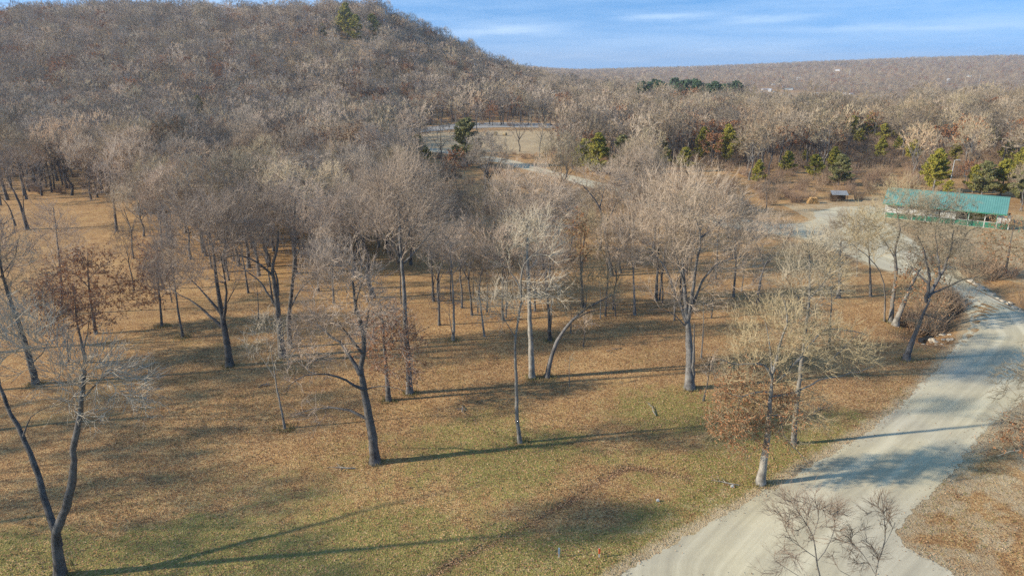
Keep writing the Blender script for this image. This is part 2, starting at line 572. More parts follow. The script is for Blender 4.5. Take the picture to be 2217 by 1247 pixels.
# ------------------------------------------------------------------ ground
road_px = [(1322, 1262), (1400, 1206), (1480, 1160), (1560, 1118), (1620, 1088), (1665, 1060), (1730, 1020), (1800, 980), (1880, 930), (1950, 878),
           (1990, 840), (2040, 785), (2078, 742), (2098, 705), (2096, 672), (2080, 642), (2058, 620), (2010, 606), (1950, 594), (1900, 580), (1850, 560),
           (1800, 538), (1750, 520), (1690, 508), (1620, 500), (1540, 486), (1470, 468), (1400, 446), (1330, 420), (1230, 391), (1150, 369), (1090, 354), (1015, 344),
           (960, 332), (880, 322), (880, 315), (960, 323), (1015, 334), (1090, 344), (1150, 357), (1230, 378), (1330, 404), (1400, 427), (1470, 448), (1540, 465), (1620, 478), (1690, 486),
           (1740, 484), (1768, 474), (1762, 458), (1810, 449), (1880, 447), (1912, 452), (1912, 478), (1935, 492), (1960, 512),
           (2010, 545), (2060, 580), (2120, 608), (2170, 640), (2230, 672), (2330, 720), (2380, 765), (2340, 810), (2260, 850), (2217, 868),
           (2150, 925), (2095, 985), (2040, 1045), (1985, 1105), (1945, 1150), (1960, 1180), (2020, 1215), (2090, 1262)]
ROAD = g2(road_px)
ASPH = g2([(600, 296), (800, 286), (920, 276), (1000, 271), (1090, 269), (1180, 269), (1300, 272), (1300, 279), (1180, 277), (1090, 277), (1000, 279), (930, 285), (800, 296), (600, 306)])


def axis(lo, hi, c0, c1, fine, grow):
    out = list(np.arange(c0, c1 + 1e-6, fine))
    s = fine; v = c1
    while v < hi:
        s *= grow; v += s; out.append(v)
    s = fine; v = c0
    while v > lo:
        s *= grow; v -= s; out.insert(0, v)
    return np.array(out)


gx = axis(-6500, 7500, -34, 62, 0.42, 1.05)
gy = axis(-300, 9000, 26, 96, 0.42, 1.032)
GX, GY = np.meshgrid(gx, gy)
GZ = height(GX, GY)
ny, nx = GX.shape
V = np.stack([GX, GY, GZ], -1).reshape(-1, 3)
ii = (np.arange(ny - 1)[:, None] * nx + np.arange(nx - 1)[None]).ravel()
Q = np.stack([ii, ii + 1, ii + nx + 1, ii + nx], -1)

m_ground, t = mat('leaf_litter_ground', 0.95)
geo_n = t.n('ShaderNodeNewGeometry')
pos = geo_n.outputs['Position']
at = t.n('ShaderNodeAttribute', attribute_name='cover').outputs['Color']
sp = t.n('ShaderNodeSeparateColor', {0: at})
gr_m, dirt_m, rut_m = sp.outputs[0], sp.outputs[1], sp.outputs[2]
vo = t.n('ShaderNodeTexVoronoi', {'Vector': pos, 'Scale': 10.0, 'Randomness': 1.0})
vr = t.n('ShaderNodeSeparateColor', {0: vo.outputs['Color']})
n_big = t.noise(pos, 0.10, 4, 0.6)
n_mid = t.noise(pos, 0.9, 4, 0.65)
n_fin = t.noise(pos, 9.0, 3, 0.7)
n_dr = t.noise(pos, 0.33, 5, 0.68)
lit_f = t.math('ADD', t.math('MULTIPLY', vr.outputs[0], 0.34), t.math('ADD', t.math('MULTIPLY', n_mid, 0.27), t.math('ADD', t.math('MULTIPLY', n_fin, 0.17), t.math('MULTIPLY', n_dr, 0.30))))
litter = t.ramp(lit_f, [(0.31, G(.13, .066, .030)), (0.46, G(.30, .162, .066)), (0.58, G(.42, .248, .102)), (0.75, G(.55, .38, .18))])
straw_f = t.math('ADD', t.math('MULTIPLY', n_fin, 0.5), t.math('ADD', t.math('MULTIPLY', vr.outputs[1], 0.25), t.math('MULTIPLY', n_mid, 0.3)))
grass = t.ramp(straw_f, [(0.25, G(.12, .108, .028)), (0.5, G(.225, .19, .055)), (0.7, G(.34, .28, .092)), (0.9, G(.46, .37, .16))])
dirt = t.ramp(straw_f, [(0.25, G(.30, .21, .115)), (0.5, G(.42, .32, .185)), (0.8, G(.53, .43, .27))])
gf = t.math('ADD', gr_m, t.math('MULTIPLY', t.math('SUBTRACT', t.math('ADD', t.math('MULTIPLY', n_mid, 0.6), t.math('MULTIPLY', n_fin, 0.5)), 0.55), 1.6))
gf = t.ramp(gf, [(0.35, G(0, 0, 0)), (0.65, G(1, 1, 1))])
# leaves lie scattered over the grass as well
gf = t.math('MULTIPLY', gf, t.ramp(vr.outputs[2], [(0.18, G(0.1, 0.1, 0.1)), (0.26, G(1, 1, 1))], 'LINEAR'))
df = t.math('ADD', dirt_m, t.math('MULTIPLY', t.math('SUBTRACT', t.math('ADD', t.math('MULTIPLY', n_mid, 0.6), t.math('MULTIPLY', n_fin, 0.5)), 0.55), 1.4))
df = t.ramp(df, [(0.35, G(0, 0, 0)), (0.7, G(1, 1, 1))])
och = t.noise(t.n('ShaderNodeVectorMath', {0: pos, 1: (31.0, 7.0, 0)}, operation='ADD').outputs[0], 0.22, 5, 0.7)
ochre = t.ramp(straw_f, [(0.3, G(.30, .19, .05)), (0.8, G(.56, .40, .15))])
litter = t.mix(t.ramp(och, [(0.54, G(0, 0, 0)), (0.70, G(.35, .35, .35))]), litter, ochre)
c = t.mix(gf, litter, grass)
c = t.mix(df, c, dirt)
rutc = t.ramp(lit_f, [(0.3, G(.05, .032, .02)), (0.6, G(.17, .105, .058)), (0.9, G(.36, .24, .14))])
c = t.mix(t.math('MULTIPLY', rut_m, t.math('ADD', 0.45, n_fin), True), c, rutc)
bigc = t.ramp(n_big, [(0.3, G(.84, .82, .80)), (0.7, G(1.16, 1.15, 1.10))])
c = t.mix(1.0, c, bigc, 'MULTIPLY')
setc(t, c)
hgt = t.math('ADD', t.math('MULTIPLY', vo.outputs['Distance'], 1.0), t.math('MULTIPLY', n_fin, 0.8))
bmp = t.n('ShaderNodeBump', {'Strength': 0.8, 'Distance': 0.04, 'Height': hgt})
t.t.links.new(bmp.outputs[0], t.b.inputs['Normal'])

gm = mesh_np('ground', V, Q, None, [m_ground], True)
fx, fy = V[:, 0], V[:, 1]
PXv, PYv = proj(fx, np.maximum(fy, 5), 0 * fx)
nz1 = fbm(fx / 9, fy / 9, 50, 4); nz2 = fbm(fx / 3.2, fy / 3.2, 60, 3)
# grass: the open lawn before the grove, fading into litter
grass_m = sstep(56, 36, fy + (nz1 - 0.5) * 34) * (0.35 + 0.6 * sstep(-24, 6, fx + (nz1 - .5) * 20))
grass_m = np.maximum(grass_m, 0.75 * sstep(38, 33, fy + (nz2 - 0.5) * 10))
grass_m = np.maximum(grass_m, 0.8 * np.exp(-(((fx - 14) / 9) ** 2 + ((fy - 50) / 5.5) ** 2)) * (0.4 + nz2))
grass_m = np.maximum(grass_m, 0.28 * sstep(60, 66, fy) * sstep(0.52, 0.75, nz1))
dirt_v = np.zeros_like(fx)
rightside = inside(fx, fy, g2([(1925, 1262), (1945, 1150), (2217, 868), (2700, 860), (3400, 1262)]))
grass_m = np.where(rightside, 0.12, grass_m)
dr = seg_dist(fx, fy, ROAD + [ROAD[0]])
inr = inside(fx, fy, ROAD)
dirt_v = np.maximum(dirt_v, 0.75 * np.exp(-(dr / 1.1) ** 2))
# yard round the green roofed building, hay field, bare bank at the lower right
yard = inside(fx, fy, g2([(1690, 440), (1900, 425), (2240, 470), (2330, 640), (2150, 600), (1980, 540), (1800, 500)]))
dirt_v = np.maximum(dirt_v, yard * (0.55 + 0.5 * (nz1 - 0.4)))
field = inside(fx, fy, g2([(860, 300), (940, 285), (1230, 283), (1260, 312), (1150, 335), (1010, 330), (900, 318)]))
dirt_v = np.maximum(dirt_v, field * 0.72)
bank = inside(fx, fy, g2([(1960, 1262), (1945, 1150), (2217, 868), (2700, 860), (2700, 1262)]))
dirt_v = np.maximum(dirt_v, bank * (0.24 + 0.36 * sstep(0.40, 0.50, fbm(fx / 2.0, fy / 2.0, 91, 5) * -1 + 0.95 + 0.10 * (fbm(fx / .7, fy / .7, 33, 2) - .5))))
strip = np.exp(-((seg_dist(fx, fy, g2([(1000, 1262), (1200, 1215), (1400, 1150), (1560, 1075), (1620, 1040)]))) / 1.4) ** 2)
dirt_v = np.maximum(dirt_v, 0.35 * strip)
for (a, b, r_) in [(1745, 193, 60), (1760, 200, 40), (1535, 170, 30), (2075, 150, 40), (1940, 211, 18), (1790, 158, 30), (2190, 200, 40)]:
    q = gp(a, b, -4) if b > 160 else gp(a, 160, -4)
    dirt_v = np.maximum(dirt_v, 0.9 * np.exp(-(((fx - q[0]) / r_) ** 2 + ((fy - q[1]) / r_ / 2) ** 2)))
rut_v = (0.25 + 0.9 * nz2) * 0.62 * np.exp(-(seg_dist(fx, fy, RUT) / (0.30 + 0.8 * (nz2 - 0.4))) ** 2)
rut_v = np.maximum(rut_v, 0.75 * np.exp(-(seg_dist(fx, fy, CREEK) / 2.2) ** 2))
rut_v = np.maximum(rut_v, 0.55 * np.exp(-(seg_dist(fx, fy, DITCH) / 1.5) ** 2))
ca = gm.color_attributes.new('cover', 'FLOAT_COLOR', 'POINT')
ca.data.foreach_set('color', np.stack([grass_m, dirt_v, rut_v, np.ones_like(fx)], -1).astype(np.float32).ravel())
link('ground', gm, kind='structure')


def sheet(name, poly, material, lift, step, edge, grid, seed):
    """a sheet on the ground with a ragged natural edge"""
    pts = []
    n = len(poly)
    for i in range(n):
        a = np.array(poly[i]); b = np.array(poly[(i + 1) % n])
        L = np.linalg.norm(b - a); k = max(1, int(L / step))
        d = (b - a) / max(L, 1e-6); nrm = np.array([-d[1], d[0]])
        for j in range(k):
            q = a + (b - a) * j / k
            e = edge * ((fbm(q[0] / 5.0, q[1] / 5.0, seed, 2) - 0.5) * 1.3 + (fbm(q[0] * 1.7, q[1] * 1.7, seed + 9, 3) - 0.5) * 1.5)
            pts.append(q + nrm * e)
    P = np.array(pts)
    lo = P.min(0); hi = P.max(0)
    ax_, ay_ = np.meshgrid(np.arange(lo[0], hi[0], grid), np.arange(lo[1], hi[1], grid))
    ins = inside(ax_, ay_, [tuple(p) for p in poly]) & (seg_dist(ax_, ay_, list(poly) + [poly[0]]) > edge * 1.6)
    I = np.stack([ax_[ins], ay_[ins]], -1)
    co = [Vector(p) for p in P] + [Vector(p) for p in I]
    loop = list(range(len(P)))
    vv, ee, ff, *_ = delaunay_2d_cdt(co, [], [loop], 1, 1e-5)
    vv = np.array([(p.x, p.y) for p in vv])
    z = height(vv[:, 0], vv[:, 1]) + lift
    me = bpy.data.meshes.new(name)
    me.from_pydata([(a, b, c_) for (a, b), c_ in zip(vv, z)], [], [tuple(f) for f in ff])
    me.materials.append(material)
    for p in me.polygons:
        p.use_smooth = True
    CL = g2([(1640, 1262), (1730, 1150), (1900, 1020), (2050, 880), (2160, 790), (2200, 730), (2150, 660), (2060, 602), (1950, 560), (1800, 512), (1690, 496), (1540, 476), (1330, 412), (1150, 363), (1020, 339), (880, 318)])
    best = np.full(len(vv), 1e9); uu = np.zeros(len(vv)); wv = np.zeros(len(vv)); s0 = 0
    for (ax2, ay2), (bx2, by2) in zip(CL[:-1], CL[1:]):
        L2 = math.hypot(bx2 - ax2, by2 - ay2); dx2, dy2 = (bx2 - ax2) / L2, (by2 - ay2) / L2
        tq = np.clip((vv[:, 0] - ax2) * dx2 + (vv[:, 1] - ay2) * dy2, 0, L2)
        ox, oy = vv[:, 0] - ax2 - tq * dx2, vv[:, 1] - ay2 - tq * dy2
        dd = np.hypot(ox, oy); m_ = dd < best
        best[m_] = dd[m_]; uu[m_] = (np.sign(ox * dy2 - oy * dx2) * dd)[m_]; wv[m_] = (s0 + tq)[m_]
        s0 += L2
    la = me.attributes.new('lane', 'FLOAT_VECTOR', 'POINT')
    la.data.foreach_set('vector', np.stack([uu, wv, 0 * uu], -1).astype(np.float32).ravel())
    me.update()
    return link(name, me, kind='structure')


m_grav, t = mat('pale_gravel', 0.95)
pos = t.n('ShaderNodeNewGeometry').outputs['Position']
n1 = t.noise(pos, 0.22, 4, 0.6); n2 = t.noise(pos, 14.0, 3, 0.7)
mp = t.n('ShaderNodeMapping', {0: pos, 2: (0, 0, math.radians(-42)), 3: (0.10, 1.3, 1)}).outputs[0]
n3 = t.noise(mp, 1.0, 4, 0.6)
vg = t.n('ShaderNodeTexVoronoi', {'Vector': pos, 'Scale': 11.0})
f = t.math('ADD', t.math('ADD', t.math('MULTIPLY', n1, 0.35), t.math('MULTIPLY', n2, 0.25)), t.math('ADD', t.math('MULTIPLY', n3, 0.25), t.math('MULTIPLY', vg.outputs['Distance'], 0.22)))
lane = t.n('ShaderNodeAttribute', attribute_name='lane').outputs['Vector']
lm_ = t.n('ShaderNodeMapping', {0: lane, 3: (1.15, 0.045, 1)}).outputs[0]
n4 = t.noise(lm_, 1.0, 5, 0.62)
lu = t.n('ShaderNodeSeparateXYZ', {0: lane}).outputs[0]
wob = t.math('MULTIPLY', t.math('SUBTRACT', t.noise(pos, 0.12, 2), 0.5), 2.2)
au = t.math('ABSOLUTE', t.math('SUBTRACT', t.math('ABSOLUTE', t.math('ADD', lu, wob)), 1.25))
tr_ = t.math('EXPONENT', t.math('MULTIPLY', t.math('POWER', t.math('DIVIDE', au, 0.42), 2.0), -1.0))
f = t.math('ADD', t.math('ADD', t.math('MULTIPLY', f, 0.42), t.math('MULTIPLY', t.math('ADD', t.math('MULTIPLY', t.math('SUBTRACT', n4, 0.5), 1.45), 0.5), 0.55)), t.math('MULTIPLY', tr_, 0.12))
c = t.ramp(f, [(0.34, G(.37, .335, .25)), (0.5, G(.475, .43, .315)), (0.66, G(.59, .54, .405))])
pz = t.noise(pos, 0.11, 3, 0.5)
c = t.mix(1.0, c, t.ramp(pz, [(0.35, G(.99, .97, .93)), (0.65, G(1.08, 1.03, .88))]), 'MULTIPLY')
setc(t, c)
b_ = t.n('ShaderNodeBump', {'Strength': 0.35, 'Distance': 0.02, 'Height': n2})
t.t.links.new(b_.outputs[0], t.b.inputs['Normal'])
m_asph = flat_mat('old_asphalt', (.34, .32, .28), 0.9, 0.15, 0.5)
sheet('gravel_road', ROAD, m_grav, 0.012, 0.13, 0.45, 0.9, 71)
sheet('asphalt_road', ASPH, m_asph, 0.08, 6, 0.2, 12, 72)

# fallen leaves: real leaf-sized faces over litter and on the road edges
N = 150000
rx = RNG.uniform(-34, 44, N); ry = 27 + 50 * RNG.uniform(0, 1, N) ** 1.15
nzl = fbm(rx / 5, ry / 5, 81, 3)
dr_ = seg_dist(rx, ry, ROAD + [ROAD[0]]); in_ = inside(rx, ry, ROAD)
rl = seg_dist(rx, ry, RUT)
keep = (RNG.uniform(0, 1, N) < np.clip(0.25 + 1.4 * (nzl - 0.38) + 0.6 * sstep(36, 50, ry) + 0.35 * np.exp(-(rl / .3) ** 2), 0.12, 1))
rs_ = inside(rx, ry, g2([(1925, 1262), (1945, 1150), (2217, 868), (2700, 860), (3400, 1262)]))
keep &= ~rs_ | (RNG.uniform(0, 1, N) < np.clip((fbm(rx / 2.6, ry / 2.6, 91, 3) - .46) * 5, 0.03, .9))
keep &= (~in_) | (RNG.uniform(0, 1, N) < 0.75 * np.exp(-(dr_ / 0.35)) + 0.004)
rx, ry = rx[keep], ry[keep]
extra = RNG.integers(0, len(RUT) - 1, 1500); tt_ = RNG.uniform(0, 1, 1500)
RA = np.array(RUT)
ex = RA[extra] * (1 - tt_[:, None]) + RA[extra + 1] * tt_[:, None] + RNG.normal(0, 0.22, (1500, 2))
rx = np.concatenate([rx, ex[:, 0]]); ry = np.concatenate([ry, ex[:, 1]])
rz = height(rx, ry) + 0.045
lg = Geo()
leaf_quads(lg, np.stack([rx, ry, rz], -1), 0.055, RNG, 0, 0.7)
m_lf, t = mat('fallen_leaf', 0.8)
a_ = t.n('ShaderNodeAttribute', attribute_name='rnd').outputs['Fac']
setc(t, t.ramp(a_, [(0.0, G(.12, .06, .035)), (0.35, G(.27, .145, .075)), (0.75, G(.40, .24, .13)), (1.0, G(.54, .38, .23))]))
lm = mesh_np('fallen_leaves', np.concatenate(lg.V), np.concatenate(lg.Q), None, [m_lf], False, fattr=RNG.uniform(0, 1, len(rx)))
link('fallen_leaves', lm, kind='stuff', label='russet fallen leaves scattered over the grass and road edge', category='leaf litter')

# loose gravel strewn beyond the road edge
N = 60000
RP = np.array(ROAD[:34] + ROAD[-14:])
i_ = RNG.integers(0, len(ROAD), N); t_ = RNG.uniform(0, 1, (N, 1))
A_ = np.array(ROAD)[i_]; B_ = np.array(ROAD)[(i_ + 1) % len(ROAD)]
ln_ = np.hypot(*(B_ - A_).T)
k_ = RNG.uniform(0, 1, N) < ln_ / 12
P_ = (A_ * (1 - t_) + B_ * t_)[k_] + RNG.normal(0, 0.32, (k_.sum(), 2)) * RNG.uniform(0.3, 1.4, (k_.sum(), 1))
P_ = P_[(P_[:, 1] < 110) & (vnoise(P_[:, 0] * .7, P_[:, 1] * .7, 17) > .45)]
gg_ = Geo()
leaf_quads(gg_, np.stack([P_[:, 0], P_[:, 1], height(P_[:, 0], P_[:, 1]) + .04], -1), 0.032, RNG, 0, 0.5)
m_lg, t = mat('loose_stone', 0.9)
a_ = t.n('ShaderNodeAttribute', attribute_name='rnd').outputs['Fac']
setc(t, t.ramp(a_, [(0.0, G(.26, .22, .16)), (1.0, G(.50, .45, .34))]))
link('loose_gravel', mesh_np('loose_gravel', np.concatenate(gg_.V), np.concatenate(gg_.Q), None, [m_lg], False, fattr=RNG.uniform(0, 1, len(P_))), kind='stuff', label='loose pale gravel thrown out along the road edges', category='gravel')

FEET = g2([(130, 1248), (78, 832), (497, 792), (612, 772), (812, 1002), (887, 852), (841, 868), (1126, 958), (1152, 818), (1184, 817), (981, 737), (1493, 842), (1646, 1048), (1718, 962), (1928, 697), (1961, 780), (617, 927), (350, 706), (396, 731), (1191, 738)])
# short dry grass tufts on the lawn
N = 26000
rx = RNG.uniform(-30, 34, N); ry = 28 + 34 * RNG.uniform(0, 1, N) ** 1.3
nzl = fbm(rx / 4, ry / 4, 85, 3)
keep = (~inside(rx, ry, ROAD)) & (RNG.uniform(0, 1, N) < np.clip((nzl - 0.35) * 3, 0, 1))
rx, ry = rx[keep], ry[keep]
n0 = len(rx)
fa_ = RNG.uniform(0, 6.283, (len(FEET), 90)); fr_ = .35 + np.abs(RNG.normal(0, .32, (len(FEET), 90)))
rx = np.concatenate([rx, (np.array(FEET)[:, :1] + np.cos(fa_) * fr_).ravel()]); ry = np.concatenate([ry, (np.array(FEET)[:, 1:] + np.sin(fa_) * fr_).ravel()])
n = len(rx)
nb = 3
bx = np.repeat(rx, nb) + RNG.normal(0, .05, n * nb); by = np.repeat(ry, nb) + RNG.normal(0, .05, n * nb)
bz = height(bx, by)
hh = RNG.uniform(0.05, 0.13, n * nb); hh[n0 * nb:] *= RNG.uniform(1.2, 3.2, len(hh) - n0 * nb); an = RNG.uniform(0, 6.283, n * nb)
dx, dy = np.cos(an) * .018, np.sin(an) * .018
lean = RNG.normal(0, .04, (n * nb, 2))
V = np.stack([np.stack([bx - dx, by - dy, bz], -1), np.stack([bx + dx, by + dy, bz], -1), np.stack([bx + lean[:, 0], by + lean[:, 1], bz + hh], -1)], 1).reshape(-1, 3)
m_gr, t = mat('dry_grass', 0.9)
a_ = t.n('ShaderNodeAttribute', attribute_name='rnd').outputs['Fac']
setc(t, t.ramp(a_, [(0.0, G(.10, .11, .03)), (0.5, G(.25, .21, .08)), (1.0, G(.45, .36, .19))]))
gme = mesh_np('lawn_grass', V, None, np.arange(len(V)).reshape(-1, 3), [m_gr], False, fattr=np.clip(np.repeat(RNG.uniform(0, 1, n), nb) + RNG.normal(0, .1, n * nb), 0, 1))
link('lawn_grass', gme, kind='stuff', label='short green and straw coloured grass on the clearing', category='grass')

# ------------------------------------------------------------------ hero trees, drawn limb by limb
RUSSET_COUNT = 0


def hero(name, label, cat, group, limbs, crowns, r0, seed, bark=None, twig=None, **kw):
    """limbs in photograph pixels at the depth of the trunk's foot; crowns (px, py, rx, ry[, weight])"""
    bark = bark or BARK_M; twig = twig or TWIG_G
    rng = np.random.default_rng(seed)
    taper = kw.pop('taper', 0.20)
    b = gp(*limbs[0][0])
    Y = b[1]
    z0 = float(height(b[0], b[1]))
    org = np.array([b[0], b[1], z0])
    kw['M'] = int(kw.get('M', 110) * (1.2 if name != 'sapling' else 1.0))
    rel = []
    for k, L in enumerate(limbs):
        rr = None
        if isinstance(L[-1], float):
            rr = L[-1]; L = L[:-1]
        P = np.array([pp(a, c, Y) for a, c in L]) - np.array([b[0], b[1], 0])
        n = len(P)
        if k:
            s = rng.choice([-1, 1]) * rng.uniform(0.1, 0.4)
            run = np.concatenate([[0], np.cumsum(np.linalg.norm(np.diff(P, axis=0), axis=1))])
            P = np.array([pp(a, c, Y + s * r_) for (a, c), r_ in zip(L, run)]) - np.array([b[0], b[1], 0])
        else:
            P[:, 1] += np.linspace(0, 1, n) * rng.normal(0, 0.3)
            P[0, 2] = 0.0
        ra = (r0 if k == 0 else (rr or r0 * 0.5)) * 0.88
        rb = ra * (taper if k == 0 else 0.18)
        rel.append((P, ra, max(rb, 0.012)))
    cr = []
    for c in crowns:
        px, py, rx_, ry_ = c[:4]
        ce = pp(px, py + 0.12 * ry_, Y) - np.array([b[0], b[1], 0])
        s = Y / (FPX * math.cos(PITCH) + (CY - py) * math.sin(PITCH))
        rx_, ry_ = rx_ * 1.06, ry_ * 1.16
        cr.append((ce, (rx_ * s, min(rx_, ry_ * 1.2) * s * 0.85, ry_ * s / math.cos(PITCH) * 0.95), c[4] if len(c) > 4 else rx_ * ry_))
    lz = kw.pop('leaf_zone_px', None)
    if lz:
        ce = pp(lz[0], lz[1], Y) - np.array([b[0], b[1], 0]); s = Y / FPX
        kw['leaf_zone'] = (ce, np.array([lz[2] * s, 50, lz[3] * s]))
    leafm = kw.pop('leafm', LEAF_R)
    tg, cg = build_tree(rel, cr, rng, **kw)
    root = link(name, None, loc=org, label=label, category=cat, group=group)
    root.empty_display_size = 0.5
    link('trunk', tg.mesh('trunk', [bark], True), root)
    link('crown', cg.mesh('crown', [twig, twig, leafm], False), root)
    return root


GG = 'bare trees of the near grove'
BT = 'bare_tree'
hero(BT, 'forked bare tree at the lower left with two long mossy trunks', 'tree', GG,
     [[(130, 1248), (126, 1190), (124, 1150), (146, 1095), (161, 1030), (164, 960), (176, 905), (184, 850), (190, 800)],
      [(127, 1185), (119, 1145), (100, 1095), (78, 1015), (48, 942), (20, 890), (2, 840), (-12, 760), (-20, 700), 0.25],
      [(182, 862), (215, 825), (255, 795), 0.06], [(50, 945), (70, 900), (110, 880), 0.05]],
     [(215, 835, 105, 66, 9000), (30, 770, 120, 100, 9000), (-60, 740, 90, 100, 2500)], 0.34, 101, BARK_D, TWIG_W, M=170, taper=.3, trop=0.3, wig=.07, bare=0.6, twig_len=(.7, 1.6), twr=.017)
hero(BT, 'leaning dark trunked bare tree at the left edge of the grove', 'tree', GG,
     [[(78, 832), (62, 775), (42, 710), (20, 650), (2, 590), (-8, 540)], [(50, 735), (20, 720), (-20, 700), 0.1], [(66, 790), (95, 760), (120, 700), 0.07], [(2, 600), (30, 560), (40, 520), .07]],
     [(20, 590, 75, 90), (-30, 640, 70, 80), (80, 690, 70, 60, 2000)], 0.36, 102, BARK_D, TWIG_W, M=130, bare=.55, trop=.35)
hero('leafy_oak', 'red oak holding brown leaves, with slender dark stems, left of the grove', 'tree', 'oaks that kept their dead leaves',
     [[(208, 722), (196, 660), (188, 600), (186, 550)], [(190, 620), (160, 590), (130, 580), .06], [(188, 610), (215, 580), (245, 570), .06], [(194, 650), (225, 640), (255, 632), .04]],
     [(190, 600, 78, 62), (120, 620, 50, 34), (205, 650, 60, 30)], 0.20, 103, BARK_D, TWIG_G, M=110, bare=.35, leaves=5200, leaf_size=.105, trop=.02, sub=2.5)
hero('leafy_oak', 'twin stemmed oak with dull brown leaves behind the forked tree', 'tree', 'oaks that kept their dead leaves',
     [[(186, 785), (175, 740), (165, 700), (160, 650)], [(180, 760), (190, 715), (196, 670), .1], [(150, 800), (146, 750), (150, 700), .12]],
     [(165, 690, 62, 40), (130, 655, 45, 35)], 0.20, 104, BARK_D, TWIG_G, M=80, bare=.4, leaves=3400, leaf_size=.10, trop=.0, sub=2.5)
hero(BT, 'pale thin bare tree rising above the brown leaved oaks on the left', 'tree', GG,
     [[(133, 680), (133, 620), (128, 560), (122, 500), (116, 450)], [(130, 600), (115, 560), (105, 535), .05]],
     [(122, 520, 52, 80)], 0.20, 105, BARK_M, TWIG_G, M=90, bare=.4, trop=.4)
hero(BT, 'cluster of dark stems at the left border of the wood', 'tree', GG,
     [[(60, 498), (45, 450), (28, 415), (10, 380)], [(34, 490), (20, 450), (0, 425), .22], [(55, 490), (50, 440), (52, 400), .16]],
     [(25, 375, 70, 55)], 0.38, 106, BARK_D, TWIG_G, M=120, bare=.5)
hero(BT, 'slim dark tree with a single straight trunk by the left opening', 'tree', GG,
     [[(253, 502), (247, 450), (240, 410), (236, 370)], [(246, 440), (225, 415), (210, 400), .06]],
     [(238, 395, 48, 48)], 0.28, 107, BARK_D, TWIG_G, M=90, bare=.5)
hero('leafy_oak', 'small oak with copper leaves low on its left side', 'tree', 'oaks that kept their dead leaves',
     [[(350, 706), (343, 650), (335, 590), (330, 540)]],
     [(328, 585, 36, 62), (325, 640, 40, 28)], 0.16, 108, BARK_D, TWIG_G, M=80, bare=.3, leaves=3000, leaf_size=.10, trop=.05)
hero(BT, 'thin tree between the copper oak and the broad dark tree', 'tree', GG,
     [[(396, 731), (386, 680), (378, 630), (372, 580)]], [(375, 575, 42, 62)], 0.17, 109, BARK_D, TWIG_G, M=70, bare=.4)
hero(BT, 'broad dark trunked tree with a low limb sweeping left', 'tree', GG,
     [[(497, 792), (492, 745), (484, 705), (479, 672), (470, 620), (464, 570), (460, 530)], [(486, 712), (460, 690), (430, 662), (398, 642), (372, 628), .20],
      [(480, 680), (455, 650), (430, 622), (410, 600), .18], [(484, 690), (490, 640), (485, 590), (476, 545), .18], [(480, 672), (500, 640), (520, 600), .08]],
     [(430, 545, 105, 105), (470, 500, 70, 70), (385, 600, 60, 50)], 0.42, 110, BARK_D, TWIG_G, M=260, bare=.5, trop=.45, twig_len=(.7, 1.7))
hero(BT, 'tall dark tree whose upper limb arches over to the left', 'tree', GG,
     [[(612, 772), (606, 715), (600, 655), (594, 610), (590, 580), (600, 540), (603, 500)], [(602, 668), (582, 640), (562, 610), (530, 585), (495, 565), .16],
      [(592, 600), (572, 580), (545, 562), (515, 553), (485, 560), (450, 572), .15], [(602, 640), (600, 600), (590, 580), (575, 545), .16]],
     [(570, 490, 85, 85), (520, 520, 70, 60)], 0.42, 111, BARK_D, TWIG_G, M=210, bare=.55, trop=.55, twig_len=(.7, 1.7))
hero(BT, 'straight mid grey tree standing just behind the arching one', 'tree', GG,
     [[(628, 752), (626, 690), (634, 620), (640, 550), (640, 480), (642, 430)], [(628, 668), (652, 625), (682, 600), .14], [(640, 560), (655, 530), (680, 500), .06]],
     [(645, 460, 68, 68), (680, 570, 50, 45)], 0.30, 112, BARK_D, TWIG_G, M=170, bare=.45, trop=.45)
hero(BT, 'leaning tree in the front of the grove with crooked limbs reaching left', 'tree', GG,
     [[(812, 1002), (808, 960), (800, 915), (792, 875), (784, 830), (780, 800), (786, 750), (779, 705), (766, 665), (760, 615)],
      [(796, 908), (765, 892), (735, 884), (700, 884), (668, 889), (640, 898), .14], [(786, 843), (752, 825), (718, 812), (690, 808), (655, 815), (622, 838), .13],
      [(780, 812), (760, 775), (740, 745), (710, 725), (686, 700), (668, 668), .2], [(784, 765), (765, 740), (745, 715), (730, 690), .13],
      [(788, 735), (795, 705), (800, 670), (822, 690), (850, 705), .09], [(790, 845), (815, 837), (850, 838), (885, 850), .06], [(768, 680), (775, 640), (790, 600), .09]],
     [(745, 640, 95, 95), (700, 720, 80, 60), (720, 590, 60, 60), (820, 690, 60, 50, 2600), (670, 800, 60, 40, 2000), (670, 905, 45, 25, 800)], 0.42, 113, BARK_D, TWIG_G, M=250, bare=.6, trop=.2, wig=.17, twr=.017)
hero(BT, 'tall straight tree with a fan of fine ascending twigs', 'tree', GG,
     [[(887, 852), (884, 780), (878, 700), (875, 620), (870, 560), (866, 490), (864, 420)], [(874, 572), (900, 545), (930, 508), (965, 478), .11], [(872, 575), (850, 530), (835, 480), .09], [(870, 550), (890, 490), (900, 430), .09]],
     [(875, 450, 92, 100), (930, 500, 60, 60), (830, 470, 60, 70)], 0.34, 114, BARK_M, TWIG_G, M=300, bare=.6, trop=.5, wig=.06, twig_len=(.9, 2.0))
hero('leafy_oak', 'oak with a rusty skirt of leaves beside the tall straight tree', 'tree', 'oaks that kept their dead leaves',
     [[(841, 868), (838, 820), (832, 760), (828, 710), (822, 660)], [(832, 750), (855, 720), (880, 712), .06]],
     [(855, 770, 60, 60), (835, 720, 50, 50)], 0.26, 115, BARK_D, TWIG_G, M=110, bare=.25, leaves=3600, leaf_size=.095, trop=.0)
